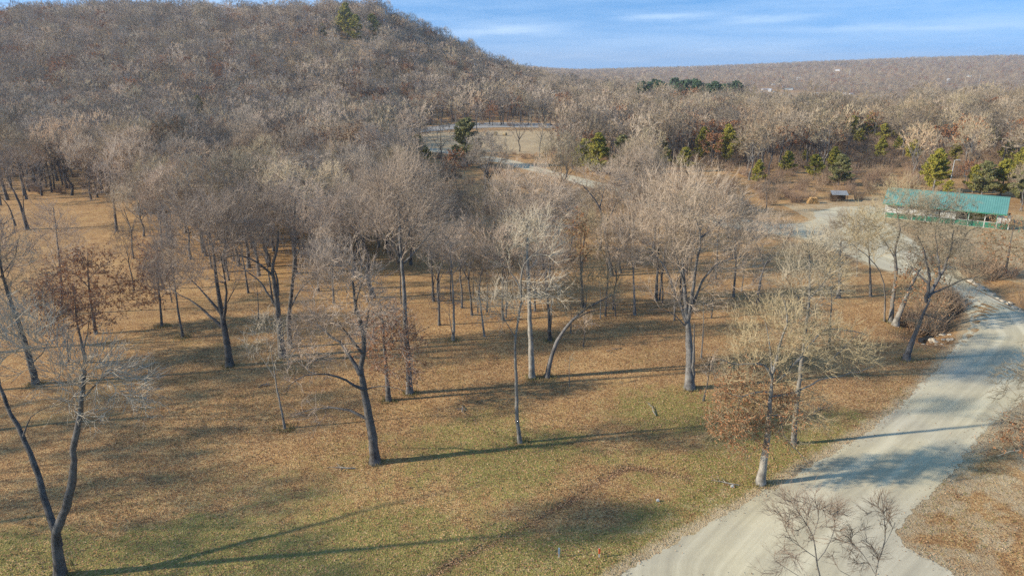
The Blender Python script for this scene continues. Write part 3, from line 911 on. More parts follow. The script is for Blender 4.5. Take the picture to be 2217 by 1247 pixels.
hero(BT, 'bare tree with three dark stems behind the front leaning tree', 'tree', GG,
     [[(808, 645), (796, 600), (798, 560), (782, 515), (755, 485), (735, 465)], [(798, 600), (812, 560), (820, 520), .14], [(782, 515), (775, 460), (780, 420), .12]],
     [(770, 455, 80, 75), (725, 470, 50, 50)], 0.34, 116, BARK_D, TWIG_G, M=190, bare=.5, trop=.4)
hero(BT, 'slender front tree splitting into a broken stub and a curved stem', 'tree', GG,
     [[(1126, 958), (1119, 900), (1118, 840), (1116, 780), (1116, 735), (1124, 680), (1129, 640), (1118, 608), (1104, 590)],
      [(1116, 732), (1100, 705), (1082, 680), (1062, 655), .05], [(1128, 650), (1128, 600), (1138, 568), (1160, 548), (1185, 535), .10]],
     [(1085, 665, 42, 45), (1150, 520, 60, 50), (1170, 640, 50, 45, 1200)], 0.20, 117, BARK_P, TWIG_W, M=120, bare=.7, trop=.25)
hero(BT, 'pale tall tree with a straight trunk and high fan shaped crown', 'tree', GG,
     [[(1152, 818), (1149, 740), (1146, 670), (1144, 600), (1141, 540), (1148, 490), (1152, 450)], [(1146, 650), (1140, 610), (1125, 570), .06], [(1148, 500), (1175, 460), (1200, 430), .08], [(1148, 500), (1125, 465), (1100, 440), .08]],
     [(1150, 440, 95, 62), (1180, 480, 60, 50), (1150, 600, 45, 50, 900)], 0.34, 118, BARK_P, TWIG_G, M=240, bare=.6, trop=.4, twig_len=(.8, 1.8))
hero(BT, 'bare tree leaning strongly right with a long slanting stem', 'tree', GG,
     [[(1184, 817), (1193, 775), (1208, 735), (1232, 700), (1265, 670), (1300, 650), (1340, 630)], [(1232, 700), (1262, 682), (1290, 672), (1322, 671), .09], [(1265, 672), (1270, 640), (1262, 610), .06]],
     [(1290, 620, 62, 38), (1235, 650, 40, 38)], 0.26, 119, BARK_M, TWIG_T, M=110, bare=.5)
hero(BT, 'pair of dark upright stems between the pale tall tree and the slanting one', 'tree', GG,
     [[(1191, 738), (1188, 680), (1184, 620), (1180, 570)], [(1191, 730), (1194, 670), (1196, 610), (1200, 560), .12]],
     [(1190, 580, 52, 68)], 0.24, 120, BARK_D, TWIG_G, M=130, bare=.35)
hero(BT, 'thin grey tree with a split base on the pale grass patch', 'tree', GG,
     [[(981, 737), (983, 690), (980, 620), (976, 560), (974, 520)], [(981, 730), (973, 690), (972, 650), .08]],
     [(975, 545, 45, 60), (965, 640, 35, 35, 600)], 0.19, 121, BARK_P, TWIG_G, M=90, bare=.45)
hero(BT, 'thin curved tree with an upswept brush of twigs in the grove', 'tree', GG,
     [[(1049, 728), (1043, 680), (1038, 635), (1042, 590), (1046, 560)]],
     [(1045, 570, 42, 38)], 0.15, 122, BARK_P, TWIG_G, M=60, bare=.55, trop=.5)
hero(BT, 'narrow dark tree at the middle left of the shaded strip', 'tree', GG,
     [[(939, 652), (936, 600), (933, 540), (932, 480)], [(938, 620), (950, 560), (955, 520), .06]], [(935, 500, 50, 60)], 0.20, 123, BARK_D, TWIG_G, M=90, bare=.4)
hero(BT, 'forked tree with two high limbs in front of the track', 'tree', GG,
     [[(1325, 598), (1316, 545), (1308, 490), (1298, 450), (1282, 425), (1262, 402)], [(1307, 488), (1325, 460), (1335, 425), (1330, 400), .12], [(1298, 450), (1306, 420), (1308, 395), .1]],
     [(1290, 395, 58, 38), (1335, 410, 40, 38)], 0.34, 124, BARK_M, TWIG_G, M=130, bare=.75, trop=.15)
hero('leafy_oak', 'oak with orange leaves along its left side in the middle of the grove', 'tree', 'oaks that kept their dead leaves',
     [[(1262, 665), (1258, 600), (1256, 540), (1258, 490)], [(1258, 570), (1280, 540), (1310, 520), .07], [(1258, 560), (1235, 530), (1220, 510), .07]],
     [(1258, 530, 62, 72)], 0.26, 125, BARK_D, TWIG_T, M=140, bare=.35, leaves=1900, leaf_size=.12, leaf_zone_px=(1232, 515, 45, 75))
hero(BT, 'slim tree with smooth trunk just left of the broad double trunked tree', 'tree', GG,
     [[(1374, 682), (1373, 630), (1370, 570), (1366, 520)]], [(1368, 540, 40, 60)], 0.20, 126, BARK_M, TWIG_G, M=80, bare=.4)
hero(BT, 'two close stems behind the broad double trunked tree', 'tree', GG,
     [[(1420, 652), (1422, 600), (1424, 550), (1424, 500)], [(1428, 650), (1432, 600), (1438, 550), .16]], [(1428, 520, 45, 60)], 0.24, 127, BARK_D, TWIG_G, M=80, bare=.4)
hero(BT, 'large double trunked tree with a broad bare crown right of centre', 'tree', GG,
     [[(1493, 842), (1493, 780), (1491, 720), (1486, 665), (1482, 620), (1478, 560)], [(1487, 700), (1474, 665), (1458, 625), (1440, 580), (1405, 540), .2],
      [(1490, 690), (1500, 630), (1508, 570), (1517, 515), (1505, 470), .22], [(1500, 660), (1520, 610), (1550, 575), (1590, 560), (1630, 555), .15],
      [(1482, 705), (1460, 682), (1430, 670), (1400, 674), .08], [(1482, 620), (1465, 560), (1450, 510), .12], [(1518, 515), (1550, 490), (1580, 460), .1], [(1500, 835), (1502, 770), (1503, 700), .2]],
     [(1480, 470, 115, 95), (1420, 530, 85, 80), (1560, 510, 90, 80), (1590, 590, 60, 50, 3000), (1470, 640, 90, 40, 2500)], 0.48, 128, BARK_M, TWIG_G, M=420, bare=.5, trop=.4, wig=.08, twig_len=(.8, 1.9))
hero('leafy_oak', 'white limbed oak by the road with orange leaves low on its left', 'tree', 'oaks that kept their dead leaves',
     [[(1646, 1048), (1652, 1010), (1660, 960), (1664, 910), (1668, 860), (1672, 815), (1680, 780)],
      [(1672, 820), (1660, 795), (1640, 788), (1600, 790), (1560, 780), .12], [(1668, 850), (1640, 850), (1600, 860), (1570, 850), .07],
      [(1680, 790), (1690, 740), (1705, 690), (1700, 650), .12], [(1674, 830), (1710, 800), (1760, 740), (1790, 715), (1840, 718), (1880, 730), .13],
      [(1672, 860), (1720, 850), (1780, 822), (1850, 808), (1890, 795), .10], [(1664, 900), (1690, 900), (1695, 940), (1725, 975), (1755, 1005), .07],
      [(1672, 805), (1665, 740), (1655, 690), .1], [(1790, 790), (1820, 760), (1855, 725), .07]],
     [(1680, 720, 95, 70), (1640, 800, 85, 60), (1800, 760, 90, 60), (1720, 900, 70, 60), (1590, 880, 60, 70), (1600, 940, 55, 60)], 0.33, 129, BARK_P, TWIG_T, M=430, bare=.3, trop=.12, wig=.16,
     leaves=6500, leaf_size=.075, leaf_zone_px=(1622, 890, 115, 112), twr=.016, twig_len=(.5, 1.2))
hero(BT, 'tall pale tree rising behind the white limbed oak', 'tree', GG,
     [[(1718, 962), (1722, 900), (1730, 830), (1742, 740), (1752, 650), (1754, 580), (1750, 530)], [(1748, 680), (1725, 640), (1700, 600), .06], [(1750, 650), (1785, 610), (1800, 580), .06]],
     [(1750, 590, 65, 85), (1750, 700, 60, 50, 1500)], 0.24, 130, BARK_P, TWIG_W, M=170, bare=.45, trop=.35)
hero(BT, 'pale double stemmed tree left of the leaning trunk by the creek', 'tree', GG,
     [[(1928, 697), (1934, 640), (1940, 590), (1938, 540), (1948, 500), (1940, 450)], [(1915, 695), (1916, 640), (1906, 590), (1880, 556), (1845, 528), .12], [(1938, 560), (1920, 530), (1890, 490), .09]],
     [(1945, 440, 60, 50), (1870, 500, 60, 50), (1900, 530, 60, 40)], 0.30, 131, BARK_P, TWIG_T, M=180, bare=.5, trop=.3)
hero('leafy_oak', 'thick trunk leaning right with clusters of orange leaves over the creek', 'tree', 'oaks that kept their dead leaves',
     [[(1938, 702), (1952, 665), (1970, 625), (1990, 585), (2010, 555)], [(1962, 645), (1990, 640), (2015, 650), .08]],
     [(1985, 620, 50, 45), (2010, 570, 40, 40)], 0.40, 132, BARK_P, TWIG_T, M=80, bare=.3, leaves=1500, leaf_size=.12, trop=.0)
hero(BT, 'gnarled oak leaning over the creek beside the gravel road', 'tree', GG,
     [[(1961, 780), (1970, 745), (1984, 710), (1996, 675), (2008, 645)], [(2006, 655), (2012, 600), (2000, 550), (1985, 510), .2], [(2008, 645), (2035, 600), (2055, 550), (2065, 500), .22],
      [(2010, 640), (2050, 622), (2090, 605), (2130, 603), (2160, 612), .12], [(2010, 615), (1985, 590), (1965, 570), .12], [(2035, 600), (2030, 550), (2025, 500), .12], [(1996, 680), (2030, 690), (2050, 700), .06]],
     [(2020, 530, 75, 62), (2060, 560, 60, 50), (2010, 470, 60, 35), (2090, 600, 50, 30, 1500), (2010, 700, 45, 25, 700), (2025, 470, 90, 50, 8000)], 0.38, 133, BARK_M, TWIG_W, M=420, bare=.8, trop=.05, wig=.22, twig_len=(.4, 1.1))
hero(BT, 'short straight tree standing left of the pale double stemmed one', 'tree', GG,
     [[(1885, 642), (1885, 600), (1884, 560), (1882, 520)]], [(1883, 510, 42, 50)], 0.2, 134, BARK_D, TWIG_T, M=70, bare=.4)
hero(BT, 'grey tree with a swollen trunk in the shade right of the grove', 'tree', GG,
     [[(1815, 645), (1818, 610), (1820, 570), (1822, 520)]], [(1820, 520, 45, 60)], 0.28, 135, BARK_M, TWIG_G, M=80, bare=.4)
hero(BT, 'thin post-like tree behind the right limbs of the white limbed oak', 'tree', GG,
     [[(1795, 757), (1797, 710), (1800, 660), (1802, 610)]], [(1802, 620, 38, 50)], 0.14, 136, BARK_D, TWIG_T, M=60, bare=.45)
hero(BT, 'wide spreading tree leaning right behind the large double trunked tree', 'tree', GG,
     [[(1640, 655), (1645, 610), (1655, 575), (1668, 550)], [(1655, 575), (1690, 540), (1715, 500), .1], [(1655, 575), (1640, 535), (1630, 500), .1]],
     [(1665, 515, 60, 48)], 0.24, 137, BARK_M, TWIG_G, M=120, bare=.6, trop=.4)
hero('leafy_oak', 'small oak with thin brown leaves on the bank beyond the road', 'tree', 'oaks that kept their dead leaves',
     [[(2176, 597), (2180, 560), (2184, 525), (2188, 490)]], [(2186, 510, 62, 40), (2170, 550, 60, 22)], 0.2, 138, BARK_D, TWIG_T, M=120, bare=.3, leaves=1400, leaf_size=.12, trop=.0)
hero(BT, 'tree at the right edge with white branches reaching over the road', 'tree', GG,
     [[(2350, 1190), (2345, 1100), (2335, 1000), (2325, 900), (2320, 820)], [(2340, 1020), (2280, 1000), (2220, 975), (2160, 985), .09], [(2330, 950), (2270, 915), (2200, 905), (2150, 925), .09],
      [(2322, 860), (2270, 830), (2210, 810), (2165, 790), .09], [(2338, 1000), (2290, 960), (2240, 940), .06]],
     [(2200, 935, 60, 45), (2220, 830, 65, 45), (2330, 800, 110, 100)], 0.4, 139, BARK_P, TWIG_W, M=230, bare=.3, trop=.05, wig=.18, twig_len=(.4, 1.0), leaves=900, leaf_size=.07, leaf_zone_px=(2210, 960, 60, 60))
hero('sapling', 'bare sapling with reddish twigs in front of the road at the bottom right', 'sapling', 'saplings at the lower right',
     [[(1795, 1400), (1782, 1290), (1765, 1210), (1758, 1160), (1735, 1115), (1715, 1090)], [(1768, 1215), (1790, 1185), (1806, 1150), (1808, 1115), .025], [(1758, 1165), (1772, 1120), (1765, 1080), .02], [(1765, 1205), (1730, 1180), (1700, 1160), .02], [(1780, 1280), (1720, 1240), (1680, 1215), .018]],
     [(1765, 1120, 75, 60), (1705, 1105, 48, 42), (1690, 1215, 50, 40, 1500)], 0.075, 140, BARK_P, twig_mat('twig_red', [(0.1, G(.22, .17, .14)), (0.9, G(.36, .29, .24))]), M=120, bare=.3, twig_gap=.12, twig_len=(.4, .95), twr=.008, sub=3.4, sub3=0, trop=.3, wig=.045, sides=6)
hero('sapling', 'thin bare sapling right of the larger one at the road', 'sapling', 'saplings at the lower right',
     [[(1875, 1400), (1885, 1290), (1898, 1215), (1912, 1150), (1905, 1090), (1898, 1060)], [(1894, 1240), (1870, 1200), (1840, 1170), .018], [(1900, 1200), (1925, 1160), (1938, 1130), .012], [(1890, 1270), (1850, 1250), (1820, 1235), .015]],
     [(1905, 1110, 32, 52), (1850, 1190, 50, 55)], 0.055, 141, BARK_P, bpy.data.materials['twig_red'], M=75, bare=.3, twig_gap=.13, twig_len=(.35, .8), twr=.008, sub=3.4, sub3=0, trop=.3, wig=.045, sides=6)
hero('sapling', 'small pale sapling between the front trees on the left', 'sapling', 'saplings under the grove',
     [[(617, 927), (608, 880), (598, 830), (592, 785), (585, 740)], [(597, 820), (570, 780), (545, 745), .04], [(594, 790), (612, 750), (620, 720), .03]],
     [(578, 735, 52, 58)], 0.11, 142, BARK_P, TWIG_W, M=80, bare=.5, twig_len=(.4, 1.0), sub=2, wig=.16)
hero('sapling', 'very thin sapling right of the slanting tree', 'sapling', 'saplings under the grove',
     [[(1233, 836), (1232, 800), (1233, 768)]], [(1234, 778, 12, 12)], 0.05, 143, BARK_P, TWIG_T, M=8, bare=.6, twig_len=(.2, .5), sub=1)
for k, (a, b_, tx, ty, lb) in enumerate([
        (1262, 750, 1266, 690, 'thin dark sapling under the slanting tree'), (1235, 722, 1234, 660, 'thin sapling beside the crown of the slanting tree'),
        (1332, 685, 1328, 640, 'short sapling near the tip of the slanting stem'), (1518, 775, 1526, 640, 'pale pole sapling right of the large double trunked tree'),
        (1522, 868, 1540, 790, 'leaning sapling at the foot of the large double trunked tree'), (950, 648, 948, 560, 'slim sapling beside the narrow dark tree'),
        (1024, 640, 1022, 540, 'slim dark sapling in the shaded strip'), (1605, 632, 1612, 560, 'pale sapling behind the large crown on the right'),
        (1540, 690, 1548, 590, 'sapling between the large crown and the white limbed oak'), (1300, 690, 1296, 600, 'thin sapling left of the smooth slim tree'),
        (560, 700, 556, 600, 'thin sapling between the broad dark and arching trees'), (1855, 600, 1856, 520, 'sapling beside the gravel road bend')]):
    hero('sapling', lb, 'sapling', 'saplings under the grove', [[(a, b_), ((a + tx) / 2 + 2, (b_ + ty) / 2), (tx, ty)]],
         [(tx, ty + 8, 22, (b_ - ty) * 0.33)], 0.085, 150 + k, BARK_P if k % 2 else BARK_D, TWIG_T if k % 2 else TWIG_G, M=26, bare=.45, twig_len=(.4, .9), sub=2)
print('heroes', round(time.time() - T0, 1))


# ------------------------------------------------------------------ kinds of trees for the wood
def generic(seed, H=15, cw=5.5, cb=0.38, nl=5, lean=0.5, spread=0.6, M=130, **kw):
    rng = np.random.default_rng(seed)
    top = np.array([rng.normal(0, lean), rng.normal(0, lean), H * 0.72])
    fk = H * cb
    tr = np.array([(0, 0, 0), (rng.normal(0, .12), rng.normal(0, .12), fk * 0.5), (rng.normal(0, .25), rng.normal(0, .25), fk), top])
    limbs = [(tr, 0.018 * H + 0.02, 0.06)]
    a0 = rng.uniform(0, 6.28)
    for i in range(nl):
        a = a0 + i * 6.283 / nl + rng.normal(0, .3)
        s = fk * rng.uniform(0.85, 1.35)
        b0 = tr[2] * (s / fk) if s < fk else tr[2] + (top - tr[2]) * (s - fk) / max(top[2] - fk, .1)
        d = np.array([math.cos(a), math.sin(a), 0])
        L = cw * spread * rng.uniform(0.7, 1.1)
        limbs.append((np.array([b0, b0 + d * L * 0.35 + [0, 0, L * .5], b0 + d * L * 0.8 + [0, 0, L * 1.1], b0 + d * L + [0, 0, L * 1.6]]), 0.10 * rng.uniform(.7, 1.2), 0.03))
    crowns = [(np.array([0, 0, fk + (H - fk) * 0.52]), (cw, cw, (H - fk) * 0.52), 1.0)]
    return build_tree(limbs, crowns, rng, M=M, **kw)


def joined(tg, cg, name, mats):
    g = Geo()
    g.add(np.concatenate(tg.V), np.concatenate(tg.Q), None, 0)
    nq = np.concatenate(cg.Q); nt = np.concatenate(cg.T) if cg.T else None
    V = np.concatenate(cg.V)
    g.V.append(V)
    g.Q.append(nq + g.n); g.qm.append(np.concatenate(cg.qm) + 1)
    if nt is not None:
        g.T.append(nt + g.n); g.tm.append(np.concatenate(cg.tm) + 1)
    g.n += len(V)
    return g.mesh(name, mats, False)


near_kinds = []      # (trunk mesh, crown mesh, joined mesh, name, height)
specs = [
    dict(seed=11, H=16, cw=5.2, cb=.36, nl=5, M=125, trop=.45, twig_len=(.8, 1.8)),
    dict(seed=12, H=15, cw=6.0, cb=.30, nl=6, M=135, trop=.15, wig=.15),
    dict(seed=13, H=17, cw=4.0, cb=.45, nl=4, M=105, trop=.5, spread=.45),
    dict(seed=14, H=13, cw=5.6, cb=.28, nl=6, M=125, trop=.3, twig_len=(.8, 1.7)),
    dict(seed=15, H=15, cw=4.6, cb=.42, nl=5, M=110, trop=.1, wig=.18),
    dict(seed=16, H=12, cw=3.4, cb=.40, nl=4, M=75, trop=.4, spread=.5),
    dict(seed=17, H=16, cw=6.2, cb=.33, nl=6, M=140, trop=.5, lean=.9, twig_len=(.9, 1.9)),
]
for s_ in specs:
    tg, cg = generic(twig_gap=.34, sub=3.2, sub3=2.2, twr=.027, subsegs=2, sides=6, **s_)
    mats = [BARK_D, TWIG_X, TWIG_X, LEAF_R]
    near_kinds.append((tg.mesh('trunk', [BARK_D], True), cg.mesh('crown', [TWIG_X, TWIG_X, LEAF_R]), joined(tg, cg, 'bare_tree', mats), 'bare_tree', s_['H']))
oak_kinds = []
for s_ in [dict(seed=31, H=12, cw=4.4, cb=.25, nl=5, M=100), dict(seed=32, H=14, cw=4.2, cb=.32, nl=5, M=100)]:
    tg, cg = generic(twig_gap=.45, sub=2.4, sub3=1.5, twr=.024, subsegs=2, sides=6, leaves=3200, leaf_size=.17, **s_)
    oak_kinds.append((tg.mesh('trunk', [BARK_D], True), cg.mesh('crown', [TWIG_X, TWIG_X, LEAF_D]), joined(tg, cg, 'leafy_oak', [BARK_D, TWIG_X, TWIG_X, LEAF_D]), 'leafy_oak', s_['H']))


def cedar(seed, H, Wd, n, leafm, size=.16, top=1.0, pine=False):
    rng = np.random.default_rng(seed)
    tg, cg = Geo(), Geo()
    P = np.array([(0, 0, -.2), (.05, 0, H * .3), (0, .08, H * .65), (0, 0, H * .95)])
    tubes(tg, P[None], np.array([[.16, .13, .08, .02]]) * H / 8, 6)
    # boughs: sprays set along rising branches, leaving uneven gaps
    nb = int(64 * H / 7)
    pts = []
    for i in range(nb):
        t = rng.uniform(0.0, 1) ** 0.9
        z = H * ((0.10 if not pine else 0.42) + (0.88 if not pine else 0.56) * t)
        prof = (1 - t) ** 0.72 * (0.55 + 0.45 * min(1, t * 5)) if not pine else math.sin(math.pi * (0.18 + 0.80 * t)) ** 0.7
        L = Wd * prof * rng.uniform(0.6, 1.15) + .25
        a = rng.uniform(0, 6.283)
        d = np.array([math.cos(a), math.sin(a), rng.uniform(.25, .75) if not pine else rng.uniform(-.05, .4)])
        tip = np.array([0, 0, z]) + d * L
        tubes(tg, np.array([[(0, 0, z), (0, 0, z) + d * L * .5, tip]]), np.array([[.035, .022, .01]]), 3)
        k = int(n / nb * (0.5 + L / Wd))
        u = rng.uniform(0.15, 1.05, (k, 1)) ** 0.7
        c = np.array([0, 0, z]) + d * L * u + rng.normal(0, .13 + .13 * L * .35, (k, 3)) * (1.15 - .5 * u)
        pts.append(c)
    c = np.concatenate(pts)
    leaf_quads(cg, c, size, rng, 0)
    g = Geo()
    g.add(np.concatenate(tg.V), np.concatenate(tg.Q), None, 0)
    g.V.append(np.concatenate(cg.V)); g.Q.append(np.concatenate(cg.Q) + g.n); g.qm.append(np.full(len(c), 1)); g.n += len(c) * 4
    return tg.mesh('trunk', [BARK_M], True), cg.mesh('crown', [leafm]), g.mesh('cedar_tree', [BARK_M, leafm]), 'cedar_tree', H


cedar_kinds = [cedar(41, 8, 2.1, 14000, LEAF_C, .155), cedar(42, 9.5, 2.5, 19000, LEAF_C, .155), cedar(43, 6, 2.1, 11000, LEAF_C, .145), cedar(44, 8, 2.7, 17000, LEAF_CD, .16)]
pine_kinds = [cedar(51, 15, 4.0, 2600, LEAF_P, .5, pine=True), cedar(52, 13, 3.4, 2200, LEAF_P, .5, pine=True)]
print('kinds', round(time.time() - T0, 1))


ORDW = 'first second third fourth fifth sixth seventh eighth ninth tenth eleventh twelfth thirteenth fourteenth fifteenth sixteenth'.split()


def label_by_x(objs, base):
    for j, o in enumerate(sorted(objs, key=lambda o: proj(*o.location)[0])):
        o['label'] = ORDW[j] + ' from the left, ' + base


def place(kind, x, y, s, rot, label, group, cat='tree', parts=True, sxy=1.0):
    tm, cm, jm, nm, H = kind
    z = float(height(x, y)) - 0.05
    if parts:
        r = link(nm, None, loc=(x, y, z), label=label, category=cat, group=group)
        link('trunk', tm, r); link('crown', cm, r)
    else:
        r = link(nm, jm, loc=(x, y, z), label=label, category=cat, group=group)
    r.rotation_euler = (0, 0, rot)
    r.scale = (s * sxy, s * sxy, s)
    return r


# cedars in view: foot pixel, height in pixels, kind
ced = [(752, 84, 56, 1, 'dark cedar group leader on the crest of the hill'), (735, 78, 30, 2, 'lower cedar left of the tall one on the hill crest'), (773, 90, 42, 0, 'cedar just right of the tall one on the hill crest'),
       (806, 76, 32, 2, 'small cedar on the skyline slope right of the crest group'), (700, 82, 22, 2, 'small cedar left of the crest group'),
       (432, 262, 42, 0, 'yellow green cedar alone in the grey wood on the left'), (905, 345, 42, 2, 'olive cedar left of the hay field'), (924, 352, 26, 2, 'low dark cedar touching the olive cedar'),
       (1012, 362, 84, 3, 'dark grey green cedar standing in front of the hay field'), (1264, 372, 56, 2, 'bright olive cedar right of the hay field'), (1293, 378, 72, 0, 'narrow cedar right of the bright olive one'),
       (1345, 375, 66, 3, 'thin dull cedar behind the russet tree by the track'), (1520, 345, 55, 0, 'yellow green cedar left of a pair in the right wood'), (1572, 352, 66, 1, 'rounder cedar right of a pair in the right wood'),
       (1606, 325, 22, 2, 'tiny cedar right of the pair in the right wood'), (1482, 372, 42, 2, 'cedar low at the left of the right wood'),
       (1842, 300, 38, 2, 'left cedar of the group above the green roof'), (1880, 300, 44, 1, 'broad cedar in the group above the green roof'), (1912, 306, 30, 2, 'low cedar in the group above the green roof'),
       (1942, 300, 44, 0, 'pointed cedar right of the group above the green roof'), (1858, 312, 26, 2, 'front cedar of the group above the green roof'), (2022, 276, 24, 2, 'lone small cedar high in the right wood'),
       (2150, 314, 30, 2, 'cedar near the right edge with a rounded top'), (2200, 322, 34, 2, 'cedar at the right edge of the high wood'), (1742, 350, 20, 2, 'small cedar low in the wood left of the building'),
       (1760, 390, 44, 2, 'dark cedar behind the wood pile'), (2020, 415, 76, 1, 'large yellow green cedar behind the green roof'), (2052, 422, 26, 2, 'small bright cedar next to the lamp pole'),
       (2125, 425, 62, 3, 'dull cedar behind the right half of the roof'), (2165, 425, 66, 0, 'narrow cedar behind the right end of the roof'), (2205, 395, 62, 1, 'cedar at the right edge above the roof end'),
       (2210, 440, 60, 3, 'dark cedar at the right edge beside the roof end'), (1815, 402, 55, 3, 'cedar dulled by bare twigs left of the building'), (2090, 318, 24, 2, 'faint cedar in the wood at the right'),
       (1640, 398, 42, 0, 'cedar at the wood front right of the large double trunked tree'), (1702, 375, 38, 2, 'rounded cedar in the wood above the gravel road'), (1802, 372, 44, 1, 'cedar in the wood above the lean-to shelter'),
       (1905, 345, 38, 0, 'narrow cedar in the wood above the left roof end'), (1975, 348, 36, 2, 'yellow green cedar in the wood above the roof middle'), (2065, 350, 34, 1, 'cedar in the wood above the lamp pole'),
       (2105, 418, 50, 0, 'cedar close behind the roof ridge'), (2180, 354, 38, 2, 'cedar in the wood above the right roof end'), (1440, 362, 34, 2, 'cedar in the wood above the large bare crown'), (2140, 290, 22, 2, 'small cedar high in the right wood, left of the rounded one')]
CEDAR_WINS = []; CED_D = set()
for k, (a, b_, hp, kd, lb) in enumerate(ced):
    if b_ < 120:
        # on the hill: march along the view ray to the ground
        ys = np.linspace(350, 700, 1500)
    else:
        ys = np.linspace(100, 480, 2500)
    P = np.array([pp(a, b_, y) for y in ys])
    d = P[:, 2] - height(P[:, 0], P[:, 1])
    i = int(np.argmax(d < 0)) if (d < 0).any() else len(ys) // 2
    p = P[i]
    # hp pixels are what shows above its neighbours: the real tree is taller below
    hgt_ = hp / FPX * np.hypot(p[1], 20) * 1.2
    kind = cedar_kinds[kd]
    CEDAR_WINS.append((a - hp * .16, a + hp * .16, b_ - hp * .95, b_ - hp * .15, p[1] + 3, .92)); CED_D.add(p[1] + 3)
    place(kind, p[0], p[1], hgt_ / kind[4], k * 1.7, lb, 'cedars among the bare wood', parts=hp > 30, sxy=1.25)


# ------------------------------------------------------------------ the wood: 240 trees of its own, the rest one mass
def ray_ok(x, y, H_, cw):
    """where the photograph shows gaps in the wood, no tree grows in the line of sight"""
    z = height(x, y)
    bx, by = proj(x, y, z)
    tx, ty = proj(x, y, z + H_)
    hw = cw * FPX / np.maximum(y, 1)
    ok = np.ones(np.shape(x), bool)
    wins = [(925, 1190, 274, 326, 352, .8), (1020, 1200, 340, 382, 215, .62), (1215, 1360, 385, 425, 200, .35), (1906, 2190, 400, 500, 122, 1.0), (1740, 1910, 440, 510, 150, 1.0), (1690, 2260, 480, 640, 122, 1.0),
            (1640, 1720, 178, 207, 820, .95), (1720, 1790, 182, 206, 800, .9), (1826, 1850, 196, 207, 900, .9), (1862, 1966, 203, 215, 640, .85), (2046, 2060, 168, 182, 1400, .9), (2092, 2106, 160, 168, 1600, .9),
            (1390, 1600, 166, 184, 900, .7), (2035, 2075, 345, 412, 133, 1.0), (1725, 1735, 166, 174, 1300, .9), (1808, 1822, 147, 154, 2300, .9),
            (940, 1140, 215, 262, 352, .4)]
    u = vnoise(x * 3.17, y * 2.71, 99)
    wins = wins + CEDAR_WINS
    for a, b_, c0, c1, dist, pr in wins:
        hh = hw * (0.55 if dist not in CED_D else 0.4)
        hit = (tx + hh > a) & (tx - hh < b_) & (ty < c1) & (by > c0) & (y < dist) & (u < pr)
        ok &= ~hit
    # roads, fields and buildings themselves
    ok &= ~(inside(x, y, ROAD) | (seg_dist(x, y, ROAD + [ROAD[0]]) < 2.5))
    ok &= seg_dist(x, y, ASPH) > 5
    ok &= ~inside(x, y, g2([(860, 305), (940, 285), (1260, 285), (1300, 312), (1180, 330), (1010, 326), (900, 318)]))
    ok &= ~((x > 62) & (x < 95) & (y > 108) & (y < 138))
    return ok, bx, by


def jitter_grid(x0, x1, y0, y1, s, rng):
    ax_, ay_ = np.meshgrid(np.arange(x0, x1, s), np.arange(y0, y1, s))
    x = (ax_ + rng.uniform(-.48, .48, ax_.shape) * s).ravel(); y = (ay_ + rng.uniform(-.48, .48, ay_.shape) * s).ravel()
    return x, y


rng = np.random.default_rng(5)
x, y = jitter_grid(-420, 560, 78, 700, 5.3, rng)
x2_, y2_ = jitter_grid(-90, 90, 84, 150, 6.4, rng)
x = np.concatenate([x, x2_]); y = np.concatenate([y, y2_])
Hh = 15 * rng.uniform(.75, 1.12, len(x))
fov = np.abs(x) < y * 0.80 + 12
x, y, Hh = x[fov], y[fov], Hh[fov]
ok, bx, by = ray_ok(x, y, Hh, 4.5)
# the near limit of the wood, as the photograph shows it
lim = np.interp(bx, [-200, 0, 100, 280, 300, 420, 700, 1000, 1100, 1300, 1560, 1700, 1760, 1900, 1905, 2200, 2201, 2600],
                [440, 446, 446, 446, 530, 610, 620, 610, 610, 610, 600, 470, 436, 434, 434, 405, 470, 500])
dens = np.clip((lim - by) / 60, 0, 1)
dens = np.where(by < 425, np.maximum(dens, 0.95), np.minimum(1, dens * 2.0))
dens = np.where(by > lim, 0, dens)
u = rng.uniform(0, 1, len(x))
ok &= u < dens
far_ = y > 330
Hh = np.where((bx > 1560) & (by > 392) & (by < 470), Hh * .58, Hh)
Hh = np.where(by > 445, Hh * rng.uniform(.6, .95, len(x)), Hh)
ok &= ~far_ | (vnoise(x * 1.9, y * 1.9, 44) > 0.40)
Hh = np.where(far_, Hh * (0.72 + 0.62 * vnoise(x * 2.3, y * 2.3, 45)), Hh)
x, y, Hh, bx, by = x[ok], y[ok], Hh[ok], bx[ok], by[ok]
order = np.argsort(y)
x, y, Hh, bx, by = x[order], y[order], Hh[order], bx[order], by[order]
inview = (bx > -60) & (bx < 2277)
NEAR = 235
ni = np.where(inview)[0][:NEAR]
zone = lambda a: ('left' if a < 700 else 'middle' if a < 1300 else 'right')
zl = {'left': 'grey bare tree in the dense wood below the left hill', 'middle': 'grey bare tree in the dense wood around the track and hay field',
      'right': 'tan grey bare tree in the dense wood left of the green roof'}
zo = {'left': 'brown leaved oak in the dense wood below the left hill', 'middle': 'brown leaved oak in the wood near the track', 'right': 'brown leaved oak in the wood right of the track'}
isn = np.zeros(len(x), bool); isn[ni] = True
LOOK = ['fan crowned', 'round crowned', 'tall narrow', 'low wide', 'crooked', 'slender', 'broad']
COLS = [(120, 'by the left border'), (280, 'above the left opening'), (420, 'above the copper oak'), (560, 'above the dark tree'), (720, 'above the arching tree'), (930, 'left of hay field'),
        (1200, 'below the hay field'), (1350, 'right of hay field'), (1600, 'above the double trunk'), (1900, 'above the gravel lot'), (9999, 'behind the green roof')]
